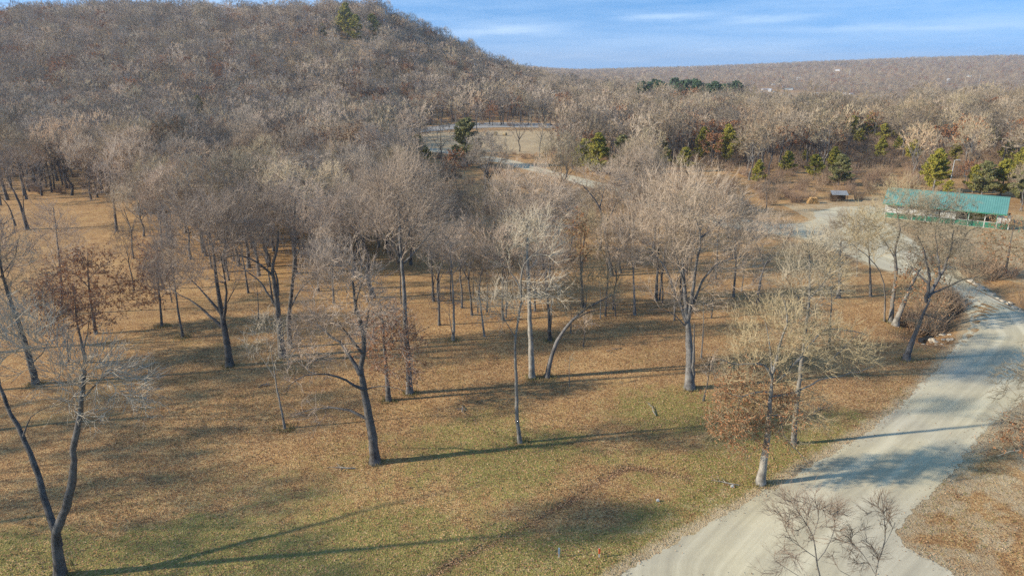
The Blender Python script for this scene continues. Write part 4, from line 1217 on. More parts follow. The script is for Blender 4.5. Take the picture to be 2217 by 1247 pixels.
ROWS = [(430, 'at the grove back'), (380, 'at the wood front'), (340, 'in second rank'), (0, 'deep in wood')]
ORD = ['leftmost', 'second from left', 'third from left', 'fourth from left', 'fifth from left', 'sixth from left', 'seventh from left', 'eighth from left', 'ninth from left', 'tenth from left', 'eleventh from left', 'twelfth from left']
made = []
for i in ni:
    z_ = zone(bx[i])
    oak = rng.uniform() < 0.05
    k = oak_kinds[rng.integers(len(oak_kinds))] if oak else near_kinds[rng.integers(len(near_kinds))]
    lk = 'brown leaved' if oak else LOOK[[q[0] for q in near_kinds].index(k[0])]
    key = lk + (' oak ' if oak else ' bare tree ') + next(r_[1] for r_ in ROWS if by[i] >= r_[0]) + ' ' + next(c_[1] for c_ in COLS if bx[i] < c_[0])
    o_ = place(k, x[i], y[i], Hh[i] / k[4], rng.uniform(0, 6.28), key, ('oaks' if oak else 'bare trees') + ' of the ' + z_ + ' wood', parts=y[i] < 170, sxy=rng.uniform(.9, 1.15))
    made.append((key, bx[i], o_))
byk = {}
for key, b_, o_ in made:
    byk.setdefault(key, []).append((b_, o_))
for key, l_ in byk.items():
    if len(l_) > 1:
        l_.sort(key=lambda q: q[0])
        for j, (b_, o_) in enumerate(l_):
            o_['label'] = (ORD[j] if j < 12 else ORDW[j] + ' from left') + ' ' + key.replace(' above ', ' above ')
print('near wood', len(ni), 'rest', (~isn).sum(), 'y', y[ni].max(), round(time.time() - T0, 1))

# taller trees standing clear on the skyline of the spur
ordn = 'seventeenth eighteenth nineteenth twentieth'.split() + ['twenty-' + q for q in 'first second third fourth fifth sixth seventh eighth ninth'.split()] + ['thirtieth'] + ['thirty-' + q for q in 'first second third fourth'.split()]
ORDW += ordn
skyl = []
rsk = np.random.default_rng(77)
ysk = np.linspace(380, 720, 300)
for k in range(30):
    pxs = 815 + k * 12.5 + rsk.normal(0, 4)
    xs = (pxs - CX) / 1570 * ysk
    hz = height(xs, ysk)
    el_ = (hz - CH) / ysk
    j = int(np.argmax(el_))
    hh_ = rsk.uniform(13, 21) * (1.0 if k < 20 else 0.85)
    kd = near_kinds[rsk.integers(len(near_kinds))]
    skyl.append(place(kd, float(xs[j]), float(ysk[j]) + rsk.uniform(-6, 4), hh_ / kd[4], rsk.uniform(0, 6.28), '', 'trees on the skyline of the hill spur', parts=False, sxy=rsk.uniform(.75, 1.0)))
label_by_x(skyl, 'bare tree on the skyline of the hill spur')

# slender trees between the trunks of the grove
slim = []
rsl = np.random.default_rng(91)
for k in range(44):
    if k < 26:
        a, b_ = rsl.uniform(880, 1620), rsl.uniform(565, 705)
    else:
        a, b_ = rsl.uniform(285, 880), rsl.uniform(555, 660)
    q = gp(a, b_)
    kd = near_kinds[[5, 2, 5, 4][k % 4]]
    slim.append(place(kd, q[0], q[1], rsl.uniform(6.5, 11.5) / kd[4], rsl.uniform(0, 6.28), '', 'slender trees between the grove trunks', sxy=rsl.uniform(.6, .85)))
ORDW += ['thirty-' + q for q in 'fifth sixth seventh eighth ninth'.split()] + ['fortieth'] + ['forty-' + q for q in 'first second third fourth'.split()]
label_by_x(slim, 'slender bare tree between the trunks of the grove')

# far kinds: fewer, thicker twigs
far_kinds = []
for s_ in [dict(seed=61, H=15, cw=5.2, cb=.3, nl=5, M=60, trop=.45), dict(seed=62, H=14, cw=5.8, cb=.3, nl=5, M=66, trop=.2), dict(seed=63, H=16, cw=4.4, cb=.4, nl=4, M=52, trop=.45), dict(seed=64, H=13, cw=5.0, cb=.3, nl=5, M=60, wig=.16)]:
    tg, cg = generic(twig_gap=.50, sub=3.2, sub3=0, twr=.056, subsegs=2, sides=4, **s_)
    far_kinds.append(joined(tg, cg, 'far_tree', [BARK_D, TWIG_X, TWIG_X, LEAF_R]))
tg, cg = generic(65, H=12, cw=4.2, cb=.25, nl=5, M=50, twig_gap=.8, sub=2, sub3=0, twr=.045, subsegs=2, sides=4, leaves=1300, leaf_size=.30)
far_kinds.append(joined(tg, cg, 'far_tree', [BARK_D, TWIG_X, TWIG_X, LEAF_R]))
far_kinds.append(cedar_kinds[2][2]); far_kinds.append(pine_kinds[0][2])


def scatter(name, pts, rot, scl, idx, meshes, label, cat):
    lib = bpy.data.collections.new(name + '_kinds')
    for i, me in enumerate(meshes):
        o = bpy.data.objects.new('%s_kind_%02d' % (name, i), me)
        lib.objects.link(o)
    me = bpy.data.meshes.new(name)
    me.vertices.add(len(pts)); me.vertices.foreach_set('co', np.asarray(pts, np.float32).ravel())
    for nm, ty, arr in (('rot', 'FLOAT', rot), ('scl', 'FLOAT', scl), ('idx', 'INT', idx)):
        a = me.attributes.new(nm, ty, 'POINT'); a.data.foreach_set('value', np.asarray(arr, np.float32 if ty == 'FLOAT' else np.int32))
    o = link(name, me, kind='stuff', label=label, category=cat)
    ng = bpy.data.node_groups.new(name + '_nodes', 'GeometryNodeTree')
    ng.interface.new_socket('Geometry', in_out='INPUT', socket_type='NodeSocketGeometry')
    ng.interface.new_socket('Geometry', in_out='OUTPUT', socket_type='NodeSocketGeometry')
    t = NT(ng)
    gi = t.n('NodeGroupInput'); go = t.n('NodeGroupOutput')
    ci = t.n('GeometryNodeCollectionInfo', {'Collection': lib, 'Separate Children': True, 'Reset Children': True})
    ar = t.n('GeometryNodeInputNamedAttribute', {'Name': 'rot'}, data_type='FLOAT')
    as_ = t.n('GeometryNodeInputNamedAttribute', {'Name': 'scl'}, data_type='FLOAT')
    ai = t.n('GeometryNodeInputNamedAttribute', {'Name': 'idx'}, data_type='INT')
    rv = t.n('ShaderNodeCombineXYZ', {2: ar.outputs[0]})
    iop = t.n('GeometryNodeInstanceOnPoints', {'Points': gi.outputs[0], 'Instance': ci.outputs[0], 'Pick Instance': True, 'Instance Index': ai.outputs[0], 'Rotation': rv.outputs[0], 'Scale': as_.outputs[0]})
    ng.links.new(iop.outputs[0], go.inputs[0])
    md = o.modifiers.new('scatter', 'NODES'); md.node_group = ng
    return o


rs = ~isn
fx_, fy_, fH = x[rs], y[rs], Hh[rs]
r2 = np.random.default_rng(8)
n1_ = len(fx_)
# farther bands, wider apart
X2, Y2 = jitter_grid(-900, 1100, 700, 1500, 10.0, r2)
X3, Y3 = jitter_grid(-300, 3000, 1500, 3500, 17.0, r2)
X2, Y2 = np.concatenate([X2, X3]), np.concatenate([Y2, Y3])
m = (np.abs(X2) < Y2 * 0.80 + 12) & ((X2 > -0.02 * Y2) | (Y2 < 760))
X2, Y2 = X2[m], Y2[m]
H2 = 14 * r2.uniform(.75, 1.15, len(X2)) * np.where(Y2 > 1500, 1.15, 1)
ok2, _, _ = ray_ok(X2, Y2, H2, 5)
cl_ = np.ones(len(X2), bool)
for (a, b_, r_) in [(1745, 193, 75), (1535, 176, 35), (1680, 190, 50)]:
    q = gp(a, b_, -4)
    cl_ &= np.hypot(X2 - q[0], (Y2 - q[1]) * .5) > r_
# a bare scar of track climbing the far ridge
ok2 &= cl_
X2, Y2, H2 = X2[ok2], Y2[ok2], H2[ok2]
X_a = np.concatenate([fx_, X2]); Y_a = np.concatenate([fy_, Y2]); H_a = np.concatenate([fH, H2])
u = r2.uniform(0, 1, len(X_a))
pat = fbm(X_a / 60, Y_a / 60, 120, 3)
idx = r2.integers(0, 4, len(X_a))
idx = np.where(u < np.clip(0.11 + (pat - 0.5) * 0.7, 0.03, .4), 4, idx)
idx = np.where((u > 0.993) & (X_a > 0.05 * Y_a), 5, idx)
scatter('wood', np.stack([X_a, Y_a, height(X_a, Y_a) - .1], -1), r2.uniform(0, 6.28, len(X_a)), H_a / 15, idx, far_kinds,
        'bare winter wood covering the hill and the country beyond', 'wood')
print('wood mass', len(X_a), round(time.time() - T0, 1))

# undergrowth: low reddish brush under the wood
ug = Geo()
rngu = np.random.default_rng(9)
brush = []
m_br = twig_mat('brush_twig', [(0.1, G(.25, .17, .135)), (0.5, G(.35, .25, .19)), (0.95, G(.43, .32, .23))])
for k in range(3):
    g = Geo()
    n = 70
    a = rngu.uniform(0, 6.28, n); r = rngu.uniform(0, .9, n)
    P0 = np.stack([np.cos(a) * r, np.sin(a) * r, 0 * a], -1)
    d = np.stack([np.cos(a) * .5, np.sin(a) * .5, 0 * a + 1], -1) + rngu.normal(0, .3, (n, 3))
    L = rngu.uniform(1.0, 2.4, (n, 1))
    P = np.stack([P0, P0 + d * L * .5, P0 + d * L + rngu.normal(0, .2, (n, 3))], 1)
    tubes(g, P, np.tile([.022, .017, .005], (n, 1)), 3, tip=True)
    i_ = rngu.integers(0, n, n * 6); t_ = rngu.uniform(.25, 1, (n * 6, 1))
    Q0 = P[i_, 0] * (1 - t_) + P[i_, 2] * t_
    Q1 = Q0 + rngu.normal(0, .35, (n * 6, 3)) + [0, 0, .25]
    tubes(g, np.stack([Q0, Q1], 1), np.tile([.013, .005], (n * 6, 1)), 3, tip=True)
    brush.append(g.mesh('brush', [m_br]))
x, y = jitter_grid(-300, 260, 95, 420, 4.2, rngu)
m = np.abs(x) < y * .8 + 5
x, y = x[m], y[m]
bx, by = proj(x, y, height(x, y))
lim = np.interp(bx, [-200, 280, 300, 1000, 1100, 1560, 1700, 1900, 1910, 2600], [425, 425, 470, 500, 480, 460, 440, 436, 412, 412])
ok, _, _ = ray_ok(x, y, 1.8 + 0 * x, 1)
ok &= (by < lim) & (rngu.uniform(0, 1, len(x)) < 0.25 + 0.45 * (bx > 1560) + 1.1 * (fbm(x / 14, y / 14, 77, 3) - 0.35))
x, y = x[ok], y[ok]
cc_ = np.array(CREEK)[rngu.integers(0, 3, 15)] + rngu.normal(0, 1.1, (15, 2)) + [-.8, 0.5]
cd_ = np.array(DITCH)[rngu.integers(0, 4, 14)] + rngu.normal(0, 1.4, (14, 2)) + [2.5, 1.5]
x = np.concatenate([x, cc_[:, 0], cd_[:, 0]]); y = np.concatenate([y, cc_[:, 1], cd_[:, 1]])
scatter('undergrowth', np.stack([x, y, height(x, y) - .05], -1), rngu.uniform(0, 6.28, len(x)), rngu.uniform(.6, 1.3, len(x)), rngu.integers(0, 3, len(x)), brush,
        'low reddish brown brush growing under the wood', 'undergrowth')

# off-frame trees on the left that throw the long shadows over the lawn
offs = []
for k, (sx, sy, hh_, kd) in enumerate([(-46, 33, 15, 0), (-52, 38, 14, 3), (-44, 46, 15, 1), (-55, 52, 16, 6), (-36, 27.5, 13, 4), (-60, 44, 14, 1), (-52, 62, 15, 3)]):
    offs.append(0); offs[-1] = place(near_kinds[kd], sx, sy, hh_ / near_kinds[kd][4], k, 'bare tree just beyond the left border, shading the lawn', 'bare trees beyond the left border')

label_by_x(offs, 'bare tree just beyond the left border')
# ------------------------------------------------------------------ green roofed building
m_roof, t = mat('green_metal_roof', 0.45)
t.b.inputs['Specular IOR Level'].default_value = 0.4
tcn = t.n('ShaderNodeTexCoord').outputs['Object']
nn_ = t.noise(tcn, 0.7, 4)
setc(t, t.ramp(nn_, [(0.3, G(.085, .225, .195)), (0.7, G(.125, .285, .245))]))
m_gw = flat_mat('green_siding', (.035, .20, .12), 0.6, .2)
m_wh = flat_mat('white_panel', (.52, .52, .48), 0.6, .12)
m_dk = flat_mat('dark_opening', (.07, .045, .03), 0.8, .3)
m_yl = flat_mat('yellow_board', (.50, .36, .07), 0.7, .15)
m_cc = flat_mat('concrete', (.42, .38, .31), 0.9, .15)
m_gl = flat_mat('window_glass', (.10, .13, .15), 0.15, .2)
A = gp(1914, 472); B = gp(2166, 498)
L = float(np.linalg.norm((B - A)[:2])); ang = math.atan2(B[1] - A[1], B[0] - A[0])
bld = link('pavilion', None, loc=(A[0], A[1], float(height(A[0], A[1])) - 0.02), label='long low building with green ribbed metal roof and green and white walls', category='building')
bld.rotation_euler = (0, 0, ang)
D = 6.2; EH = 2.75; OH = 0.9


def part(name, g, mats, parent=bld, **kw):
    return link(name, g.mesh(name, mats), parent, **kw)


g = Geo(); g.box((-.15, -.25, -.3), (L + .15, D + .15, .10)); part('floor_slab', g, [m_cc])
# front wall: lower green panels, upper white panels with openings
bays = [(0.0, 2.2, 'w'), (2.2, 4.4, 'w'), (4.4, 6.6, 'w'), (6.6, 8.8, 'p'), (8.8, 11.0, 'w'), (11.0, 13.0, 'o'), (13.0, 15.4, 'y'), (15.4, 17.2, 'o'), (17.2, 18.9, 'w'), (18.9, L, 'o')]
for k, (a, b_, ty) in enumerate(bays):
    g = Geo(); g.box((a + .01, 0, .10), (b_ - .01, .08, 1.05))
    n = int((b_ - a) / .22)
    for j in range(n):
        g.box((a + .06 + j * .22, -.02, .12), (a + .10 + j * .22, 0.001, 1.03))
    part('lower_panel', g, [m_gw])
    if ty == 'w':
        g = Geo(); g.box((a + .01, 0.005, 1.051), (b_ - .01, .085, 2.5)); w_ = part('upper_panel', g, [m_wh])
    elif ty == 'p':
        g = Geo(); g.box((a + .3, 0.005, 1.051), (b_ - .3, .06, 2.4)); part('window', g, [m_gl])
    else:
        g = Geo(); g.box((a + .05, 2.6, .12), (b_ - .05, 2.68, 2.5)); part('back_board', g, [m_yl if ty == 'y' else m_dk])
    g = Geo(); g.box((a - .07, -.035, .101), (a + .07, -.0201, 2.55)); g.box((a - .07, .0851, .101), (a + .07, .12, 2.55)); part('post', g, [m_wh])
g = Geo(); g.box((0, -.06, 1.03), (L, -.0205, 1.12)); part('sill_rail', g, [m_wh])
g = Geo(); g.box((-.02, -.08, 2.551), (L, .12, 2.70)); part('header_beam', g, [m_gw])
for nm, xx in (('end_wall', 0.0), ('end_wall', L - .08)):
    g = Geo(); g.box((xx, .121, .10), (xx + .08, D, 2.54)); part(nm, g, [m_gw])
g = Geo(); g.box((.09, D - .08, .10), (L - .09, D, 2.54)); part('back_wall', g, [m_gw])
for xx in (12.9, 17.0, 20.4):
    g = Geo(); g.box((xx, -OH + .1, 0), (xx + .1, -OH + .2, 2.62)); part('porch_post', g, [m_gw])
RH = 2.35
rise = np.array([D / 2 + OH, RH])
roof = link('roof', None, bld)
g = Geo()
y0, y1 = -OH, D / 2; z0, z1 = EH, EH + RH
V = [(-.5, y0, z0), (L + .5, y0, z0), (L + .5, y1, z1), (-.5, y1, z1), (-.5, D + OH, z0), (L + .5, D + OH, z0)]
V2 = [(a, b_, c_ - .08) for a, b_, c_ in V]
g.add(V + V2, [(0, 1, 2, 3), (3, 2, 5, 4), (7, 6, 9, 8), (8, 9, 10, 11), (0, 6, 7, 1), (5, 11, 10, 4)], [(0, 3, 6), ], 0)
roof.data = None if False else roof.data
bpy.data.objects.remove(roof)
roof = part('roof', g, [m_roof])
rib = Geo(); rib.box((-.018, 0, .0), (.018, math.hypot(y1 - y0, z1 - z0), .028))
rme = rib.mesh('roof_rib', [m_roof])
sl_ = math.atan2(z1 - z0, y1 - y0)
nr = 58
for j in range(nr):
    r_ = link('roof_rib', rme, roof)
    r_.location = (-.45 + j * (L + .9) / (nr - 1), y0, z0 + .002)
    r_.rotation_euler = (sl_, 0, 0)
g = Geo(); g.box((-.55, y1 - .14, z1 - .02), (L + .55, y1 + .14, z1 + .07)); link('ridge_cap', g.mesh('ridge_cap', [m_roof]), roof)
g = Geo(); g.box((-.52, y0 - .05, z0 - .16), (L + .52, y0 - .002, z0 + .03)); link('fascia', g.mesh('fascia', [m_gw]), roof)
# gable infill
g = Geo(); g.add([(-.0, .13, 2.545), (0, D - .01, 2.545), (0, D / 2, EH + RH - .25), (.07, .13, 2.545), (.07, D - .01, 2.545), (.07, D / 2, EH + RH - .25)], [(0, 1, 4, 3), (1, 2, 5, 4), (2, 0, 3, 5)], [(0, 2, 1), (3, 4, 5)])
part('gable', g, [m_gw])


def tube_mesh(name, pts, rad, m_, k=8, parent=None, **kw):
    g = Geo(); P = np.array(pts, float)
    R = np.array(rad, float) if np.ndim(rad) else np.full(len(P), rad)
    tubes(g, P[None], R[None], k)
    return link(name, g.mesh(name, [m_], True), parent, **kw)


m_pole = flat_mat('galvanised_steel', (.48, .52, .52), 0.4, .1)
# lamp pole behind the roof
q = gp(2052, 418)
lp = link('lamp_pole', None, loc=(q[0], q[1], float(height(q[0], q[1]))), label='tall thin yard lamp pole behind the green roof', category='lamp pole')
tube_mesh('pole', [(0, 0, 0), (0.1, 0, 3.5), (0.15, 0, 7.3)], [.09, .07, .055], m_pole, parent=lp)
tube_mesh('arm', [(0.15, 0, 7.2), (.45, -.1, 7.35), (.8, -.2, 7.35)], .035, m_pole, parent=lp)
g = Geo(); g.box((.5, -.35, 7.30), (1.25, -.05, 7.42)); link('lamp_head', g.mesh('lamp_head', [m_wh]), lp)
tube_mesh('stay', [(1.0, 0, 0), (.55, 0, 2.2), (.15, 0, 4.4)], .03, m_pole, parent=lp)

# wood pile, lean-to shelter
q = gp(1748, 441)
m_log = flat_mat('cut_wood', (.50, .31, .13), 0.9, .5, 6)
wp = link('wood_pile', None, loc=(q[0], q[1], float(height(q[0], q[1]))), label='stack of cut logs at the edge of the gravel lot', category='wood pile', group=None)
rg = np.random.default_rng(3)
for r_ in range(4):
    for c_ in range(7 - r_):
        xx = c_ * .36 + r_ * .18 + rg.normal(0, .02); zz = .17 + r_ * .31
        gg_ = Geo()
        P = np.array([(xx, -.4 + rg.normal(0, .04), zz), (xx, .5 + rg.normal(0, .05), zz)])
        tubes(gg_, P[None], np.array([[.17, .16]]), 8)
        for e in (0, 1):
            a = np.arange(8) * math.pi / 4
            gg_.add(np.stack([P[e, 0] + .168 * np.cos(a), np.full(8, P[e, 1]), P[e, 2] + .168 * np.sin(a)], -1), [(0, 1, 2, 3), (0, 3, 4, 7), (4, 5, 6, 7)])
        link('log', gg_.mesh('log', [m_log]), wp)
q = gp(1815, 437)
sh = link('lean_to', None, loc=(q[0], q[1], float(height(q[0], q[1]))), label='small lean-to shelter with a pale sheet roof by the wood edge', category='shelter')
sh.rotation_euler = (0, 0, -.2)
g = Geo(); V = [(-1.6, -1, 1.5), (1.6, -1, 1.5), (1.6, 1, 2.1), (-1.6, 1, 2.1)]
g.add(V + [(a, b_, c_ - .06) for a, b_, c_ in V], [(0, 1, 2, 3), (7, 6, 5, 4), (0, 4, 5, 1), (1, 5, 6, 2), (2, 6, 7, 3), (3, 7, 4, 0)])
link('roof_sheet', g.mesh('roof_sheet', [flat_mat('dull_sheet', (.26, .27, .27), .7, .3)]), sh)
for a, b_, c_ in ((-1.5, -.9, 1.46), (1.4, -.9, 1.46), (-1.5, .85, 2.0), (1.4, .85, 2.0)):
    g = Geo(); g.box((a, b_, 0), (a + .1, b_ + .1, c_)); link('post', g.mesh('post', [m_dk]), sh)
g = Geo(); g.box((-1.39, .86, .3), (1.39, .93, 1.98)); link('back_panel', g.mesh('back_panel', [m_dk]), sh)

# hay bales on the field
m_hay = flat_mat('hay', (.33, .26, .15), 0.95, .35, 5)
for k, (a, b_, s, lb) in enumerate([(1053, 293, .8, 'dark round hay bale on the field, left of the pale one'), (1073, 293, 1.1, 'round hay bale with a pale lit end in the field'), (1093, 293, .9, 'pale low hay bale at the right of the row'), (1030, 293, .6, 'small low heap at the left of the bales')]):
    q = gp(a, b_)
    g = Geo(); P = np.array([(-.8, 0, .75), (-.3, 0, .77), (.3, 0, .76), (.8, 0, .75)]) * s
    tubes(g, P[None], np.array([[.74, .78, .78, .73]]) * s, 14)
    an = np.arange(14) * 2 * math.pi / 14
    for e, r_ in ((0, .74), (3, .73)):
        ring = np.stack([np.full(14, P[e, 0]), r_ * s * np.cos(an), P[e, 2] + r_ * s * np.sin(an)], -1)
        g.add(np.concatenate([ring, [P[e] + [(.06 if e else -.06), 0, 0]]]), None, [(i, (i + 1) % 14, 14) for i in range(14)])
    o = link('hay_bale', g.mesh('hay_bale', [m_hay], True), loc=(q[0], q[1], float(height(q[0], q[1]))), label=lb, category='hay bale', group='hay bales on the field')
    o.rotation_euler = (0, 0, .5 + k)

# creek water and stones
m_wat, t = mat('creek_water', 0.3)
setc(t, t.ramp(t.noise(t.n('ShaderNodeNewGeometry').outputs['Position'], 2, 2), [(0.3, G(.02, .025, .025)), (0.7, G(.04, .045, .05))]))
cp = catmull([(a, b_, 0) for a, b_ in CREEK], 15)[:, :2]
cp = cp + np.stack([.22 * np.sin(np.arange(15) * 1.3), .2 * np.cos(np.arange(15) * 1.9)], -1)
CV = []
for i in range(len(cp)):
    d = cp[min(i + 1, len(cp) - 1)] - cp[max(i - 1, 0)]; d /= np.linalg.norm(d); n_ = np.array([-d[1], d[0]])
    wd = .18 + .32 * math.sin(math.pi * i / (len(cp) - 1)) * (0.6 + 0.8 * float(vnoise(i * 1.7, 3.1, 5)))
    CV += [(*(cp[i] + n_ * wd), 0), (*(cp[i] - n_ * wd), 0)]
zc = float(np.mean(height(cp[:, 0], cp[:, 1]))) + .22
me = bpy.data.meshes.new('creek_water'); me.from_pydata([(a, b_, zc) for a, b_, _ in CV], [], [(2 * i, 2 * i + 1, 2 * i + 3, 2 * i + 2) for i in range(len(cp) - 1)]); me.materials.append(m_wat)
link('creek_water', me, kind='structure')
m_st = flat_mat('limestone', (.46, .40, .30), 0.85, .3, 1.5)


def rock_mesh(seed, s=(1, .7, .35)):
    rg = np.random.default_rng(seed)
    import bmesh
    bm = bmesh.new(); bmesh.ops.create_icosphere(bm, subdivisions=2, radius=1)
    for v in bm.verts:
        n_ = 1 + 0.22 * math.sin(v.co.x * 3.1 + seed) + 0.18 * math.cos(v.co.y * 4.3 + seed * 2) + rg.normal(0, .05)
        v.co = Vector((round(v.co.x * n_ * 3) / 3 * .5 + v.co.x * n_ * .5, v.co.y * n_, max(-.4, min(.8, v.co.z * n_)))) * 1
        v.co.x *= s[0]; v.co.y *= s[1]; v.co.z *= s[2]
    me = bpy.data.meshes.new('stone'); bm.to_mesh(me); bm.free(); me.materials.append(m_st)
    return me


rocks = [rock_mesh(i) for i in range(4)]
rk = np.random.default_rng(12)
sobj = []
spots = [(2030 + rk.normal(0, 15), 730 - k * 1.2 + rk.normal(0, 7), rk.uniform(.15, .45)) for k in range(16)]
spots += [(2105 + k * 7 + rk.normal(0, 3), 606 + k * 4.2 + rk.normal(0, 4), rk.uniform(.25, .6)) for k in range(16)]
for k, (a, b_, s) in enumerate(spots):
    q = gp(a, b_)
    cr_ = k < 16
    o = link('stone', rocks[k % 4], loc=(q[0], q[1], float(height(q[0], q[1])) + .05), label='pale flat limestone on the creek bank left of the road' if cr_ else 'pale limestone lying in the ditch beyond the road bend', category='stone', group='stones of the creek bank' if cr_ else 'stones in the roadside ditch')
    sobj.append(o); o.scale = (s, s, s); o.rotation_euler = (rk.normal(0, .15), rk.normal(0, .15), rk.uniform(0, 6.28))

label_by_x(sobj[:16], 'pale flat limestone on the creek bank'); label_by_x(sobj[16:], 'pale limestone in the ditch beyond the road')
# survey stakes at the front, small white litter
m_or = flat_mat('orange_paint', (.65, .10, .03), 0.6, .1); m_bl = flat_mat('blue_grey_paint', (.25, .33, .38), 0.6, .1)
for (a, b_, m_, lb) in ((1210, 1206, m_bl, 'grey survey stake in the grass left of the red one'), (1297, 1206, m_or, 'red topped survey stake near the road edge')):
    q = gp(a, b_); z = float(height(q[0], q[1]))
    s_ = link('survey_stake', None, loc=(q[0], q[1], z), label=lb, category='stake')
    g = Geo(); g.box((-.025, -.015, -.1), (.025, .015, .62)); link('stake', g.mesh('stake', [m_wh]), s_)
    g = Geo(); g.box((-.05, -.03, .25), (.05, .03, .60)); link('flag', g.mesh('flag', [m_]), s_)
for (a, b_) in ((1585, 1055), (1424, 1085)):
    q = gp(a, b_)
    g = Geo(); g.box((-.09, -.06, 0), (.09, .06, .09)); g.box((-.02, -.05, .09), (.06, .03, .15))
    link('litter', g.mesh('litter', [m_wh]), loc=(q[0], q[1], float(height(q[0], q[1])) + .03), label='crumpled white litter ' + ('near the oak by the road' if a > 1500 else 'on the open grass'), category='litter')

# dead branches lying in the litter
for k, (a, b_, lb) in enumerate([(770, 1015, 'fallen dead branch at the foot of the front leaning tree'), (1000, 880, 'fallen branch on the leaves right of the tall straight tree'), (1345, 755, 'fallen branch in the shaded litter below the slanting stem'),
        (560, 840, 'fallen branch near the pale sapling'), (1600, 1052, 'short stick beside the oak at the road'), (1420, 900, 'thin fallen branch on the green patch'), (300, 800, 'fallen branch behind the forked tree'), (1760, 900, 'fallen branch between the pale tree and the road')]):
    q = gp(a, b_); g = Geo(); rg = np.random.default_rng(300 + k)
    L_ = rg.uniform(1.0, 2.4); P = np.array([(0, 0, .06), (L_ * .3, .08, .12), (L_ * .65, -.05, .10), (L_, .1, .16)])
    tubes(g, P[None], np.array([[.045, .038, .026, .012]]), 5)
    for j in range(5):
        t_ = rg.uniform(.2, .9) * L_
        e = np.array([t_ + rg.uniform(.2, .5), rg.choice([-1, 1]) * rg.uniform(.2, .6), rg.uniform(.05, .3)])
        tubes(g, np.array([[(t_, 0, .1), e]]), np.array([[.02, .008]]), 4)
    o = link('fallen_branch', g.mesh('fallen_branch', [BARK_P], True), loc=(q[0], q[1], float(height(q[0], q[1]))), label=lb, category='branch', group='fallen branches')
    o.rotation_euler = (0, 0, rg.uniform(0, 6.28))

# ------------------------------------------------------------------ far houses, pines, poles
m_rw = flat_mat('far_white', (.62, .63, .62), .6, .05); m_rt = flat_mat('far_teal_roof', (.42, .58, .56), .5, .05); m_rd = flat_mat('far_grey_roof', (.40, .40, .42), .6, .05)


def find(px, py, y0=400, y1=3200, drop=0.0):
    ys = np.linspace(y0, y1, 4000)
    P = np.array([pp(px, py, y) for y in ys]); d = P[:, 2] - (height(P[:, 0], P[:, 1]) + drop)
    i = int(np.argmax(d < 0)) if (d < 0).any() else len(ys) - 1
    return P[i]


houses = [(1730, 174, 11, 5, m_rw, m_rw, 'white gabled house alone in the mauve wood'), (1656, 196, 12, 3, m_rw, m_rd, 'pale low house left of the teal roofed one'), (1667, 199, 6, 5, m_rw, m_rw, 'white house front beside the low pale house'),
          (1698, 189, 9, 4, m_rw, m_rd, 'white house behind the long teal shed'), (1706, 195, 20, 3, m_rw, m_rt, 'long pale teal roofed shed by the tan field'), (1676, 202, 5, 3, m_rw, m_rw, 'small white shed nearest of the far houses'),
          (1674, 185, 6, 3, m_rw, m_rd, 'small pale roof above the white houses'), (1768, 205, 7, 3, m_rw, m_rw, 'white trailer at the edge of the tan field'), (1829, 206, 6, 4, m_rw, m_rw, 'left white shed of a pair in the valley'), (1843, 207, 7, 4, m_rw, m_rd, 'right white shed of a pair in the valley'),
          (1814, 154, 9, 2.5, m_rw, m_rw, 'white farm buildings high on the far ridge'), (2052, 180, 4, 8, m_rw, m_rw, 'tall narrow white building in the far wood'), (2099, 167, 8, 3, m_rw, m_rt, 'white barn with a pale curved roof on the far slope'),
          (1900, 209, 42, 1.5, m_rw, m_rw, 'long low white chicken house in the valley'), (1950, 208, 12, 2.5, m_rw, m_rw, 'short white shed right of the chicken house')]
for k, (a, b_, wd, ht, mw, mr, lb) in enumerate(houses):
    p = find(a, b_)
    z = float(height(p[0], p[1]))
    wd *= p[1] / FPX; ht *= p[1] / FPX * .8
    r_ = link('house', None, loc=(p[0], p[1], z), label=lb, category='house', group='far white houses')
    r_.rotation_euler = (0, 0, math.atan2(-p[0], p[1]) + (.35 if k % 2 else -.3))
    r_.scale = (1.0, 1.0, 1.0)
    g = Geo(); g.box((-wd / 2, -3.5, -1), (wd / 2, 3.5, ht)); link('wall', g.mesh('wall', [mw]), r_)
    g = Geo(); V = [(-wd / 2 - .4, -4, ht), (wd / 2 + .4, -4, ht), (wd / 2 + .4, 0, ht * 1.4), (-wd / 2 - .4, 0, ht * 1.4), (wd / 2 + .4, 4, ht), (-wd / 2 - .4, 4, ht)]
    g.add(V, [(0, 1, 2, 3), (3, 2, 4, 5), (0, 5, 4, 1)], [(1, 4, 2), (5, 0, 3)]); link('roof', g.mesh('roof', [mr]), r_)
    for xx in np.arange(-wd / 2 + 1.5, wd / 2 - 1.4, 3.2 * max(1, wd / 26)):
        g = Geo(); g.box((xx, -3.56, ht * .35), (xx + 1.2, -3.501, ht * .7)); link('window', g.mesh('window', [m_gl]), r_)
pines = [(1392, 184, 10), (1405, 186, 9), (1417, 184, 16), (1428, 184, 12), (1463, 180, 14), (1478, 186, 14), (1490, 187, 18), (1505, 189, 22), (1512, 186, 14), (1530, 192, 12), (1549, 192, 20), (1567, 192, 12), (1577, 192, 14), (1595, 193, 22), (1689, 187, 18), (1683, 184, 8), (1701, 184, 9), (1594, 203, 14), (1789, 170, 8)]
pobj = []
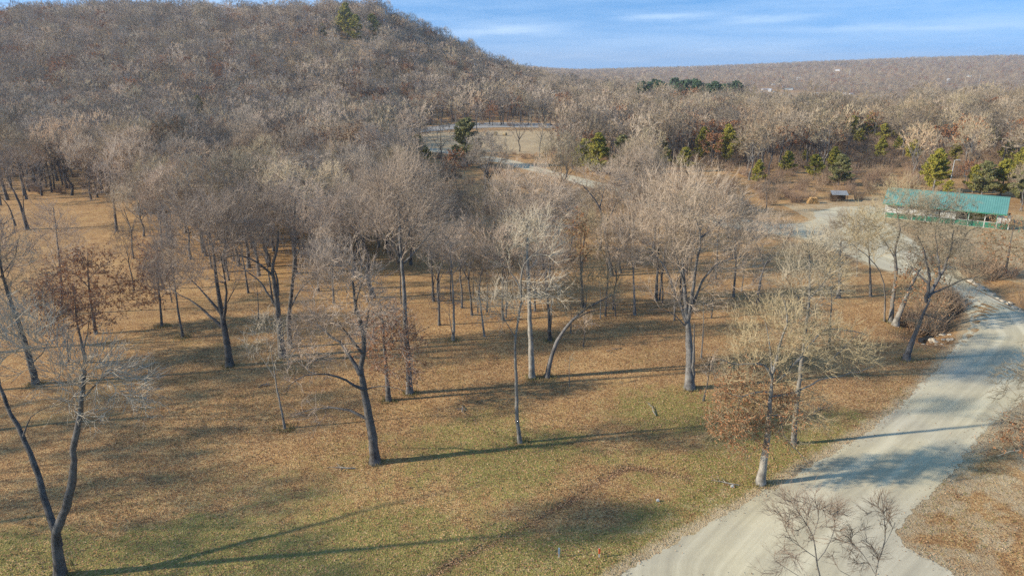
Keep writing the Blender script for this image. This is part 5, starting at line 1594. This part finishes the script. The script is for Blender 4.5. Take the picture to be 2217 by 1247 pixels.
for k, (a, b_, hp) in enumerate(pines):
    D_ = 440 + 37 * (k * 7 % 5) if k < 14 else find(a, b_, 500)[1]
    p = pp(a, b_ - hp * .8, D_)
    hh_ = max(8, p[2] - float(height(p[0], p[1])))
    kd = pine_kinds[k % 2]
    pobj.append(None); pobj[-1] = place(kd, p[0], p[1], hh_ / kd[4], k * 1.3, 'dark green pine in the far row before the mauve wood' if k < 14 else 'dark green pine near the far white houses', 'pines of the far row' if k < 14 else 'pines by the far houses', parts=False, sxy=0.8)
label_by_x(pobj[:14], 'dark green pine in the far row'); label_by_x(pobj[14:], 'dark green pine near the far white houses')
for k, (a, b_, hp) in enumerate([(1838, 172, 12), (1806, 158, 6), (2120, 180, 9)]):
    p = find(a, b_, 600)
    tube_mesh('utility_pole', [(0, 0, 0), (0, 0, hp / FPX * p[1] + 8)], [.5, .3], m_pole, k=5, loc=(p[0], p[1], float(height(p[0], p[1]))), label=['pale utility pole below the ridge right of the pines', 'faint pole near the ridge top farm', 'pale pole in the far right wood'][k], category='pole')
# light track climbing the far ridge
m_tr = flat_mat('pale_track', (.52, .42, .32), .95, .1, .02)
pts = [find(a, b_, 900, 3300, 11.0) for a, b_ in ((2055, 166), (2068, 161), (2078, 156), (2088, 144))]
V = []; F = []
for i, p in enumerate(pts):
    V += [(p[0] - 9, p[1], p[2] + .5), (p[0] + 9, p[1] + 4, p[2] + .5)]
print('tris', sum(len(m.loops) - 2 * len(m.polygons) for m in bpy.data.meshes if m.users), [(m.name, len(m.loops) - 2 * len(m.polygons)) for m in sorted(bpy.data.meshes, key=lambda m: -len(m.loops))[:8]])
print('objects', len(bpy.data.objects), round(time.time() - T0, 1))

# ------------------------------------------------------------------ air
HZ = 0.00015
g = Geo(); g.box((-2600, -200, -60), (3600, 5600, 140))
m_hz = bpy.data.materials.new('haze'); m_hz.use_nodes = True
t = NT(m_hz.node_tree)
for n in list(t.t.nodes):
    t.t.nodes.remove(n)
pv = t.n('ShaderNodeVolumePrincipled', {'Color': (0.84, 0.88, 0.95, 1), 'Density': HZ, 'Anisotropy': 0.2})
oo = t.n('ShaderNodeOutputMaterial'); t.t.links.new(pv.outputs[0], oo.inputs['Volume'])
link('haze', g.mesh('haze', [m_hz]), kind='stuff', label='thin blue winter haze over the valley', category='haze')
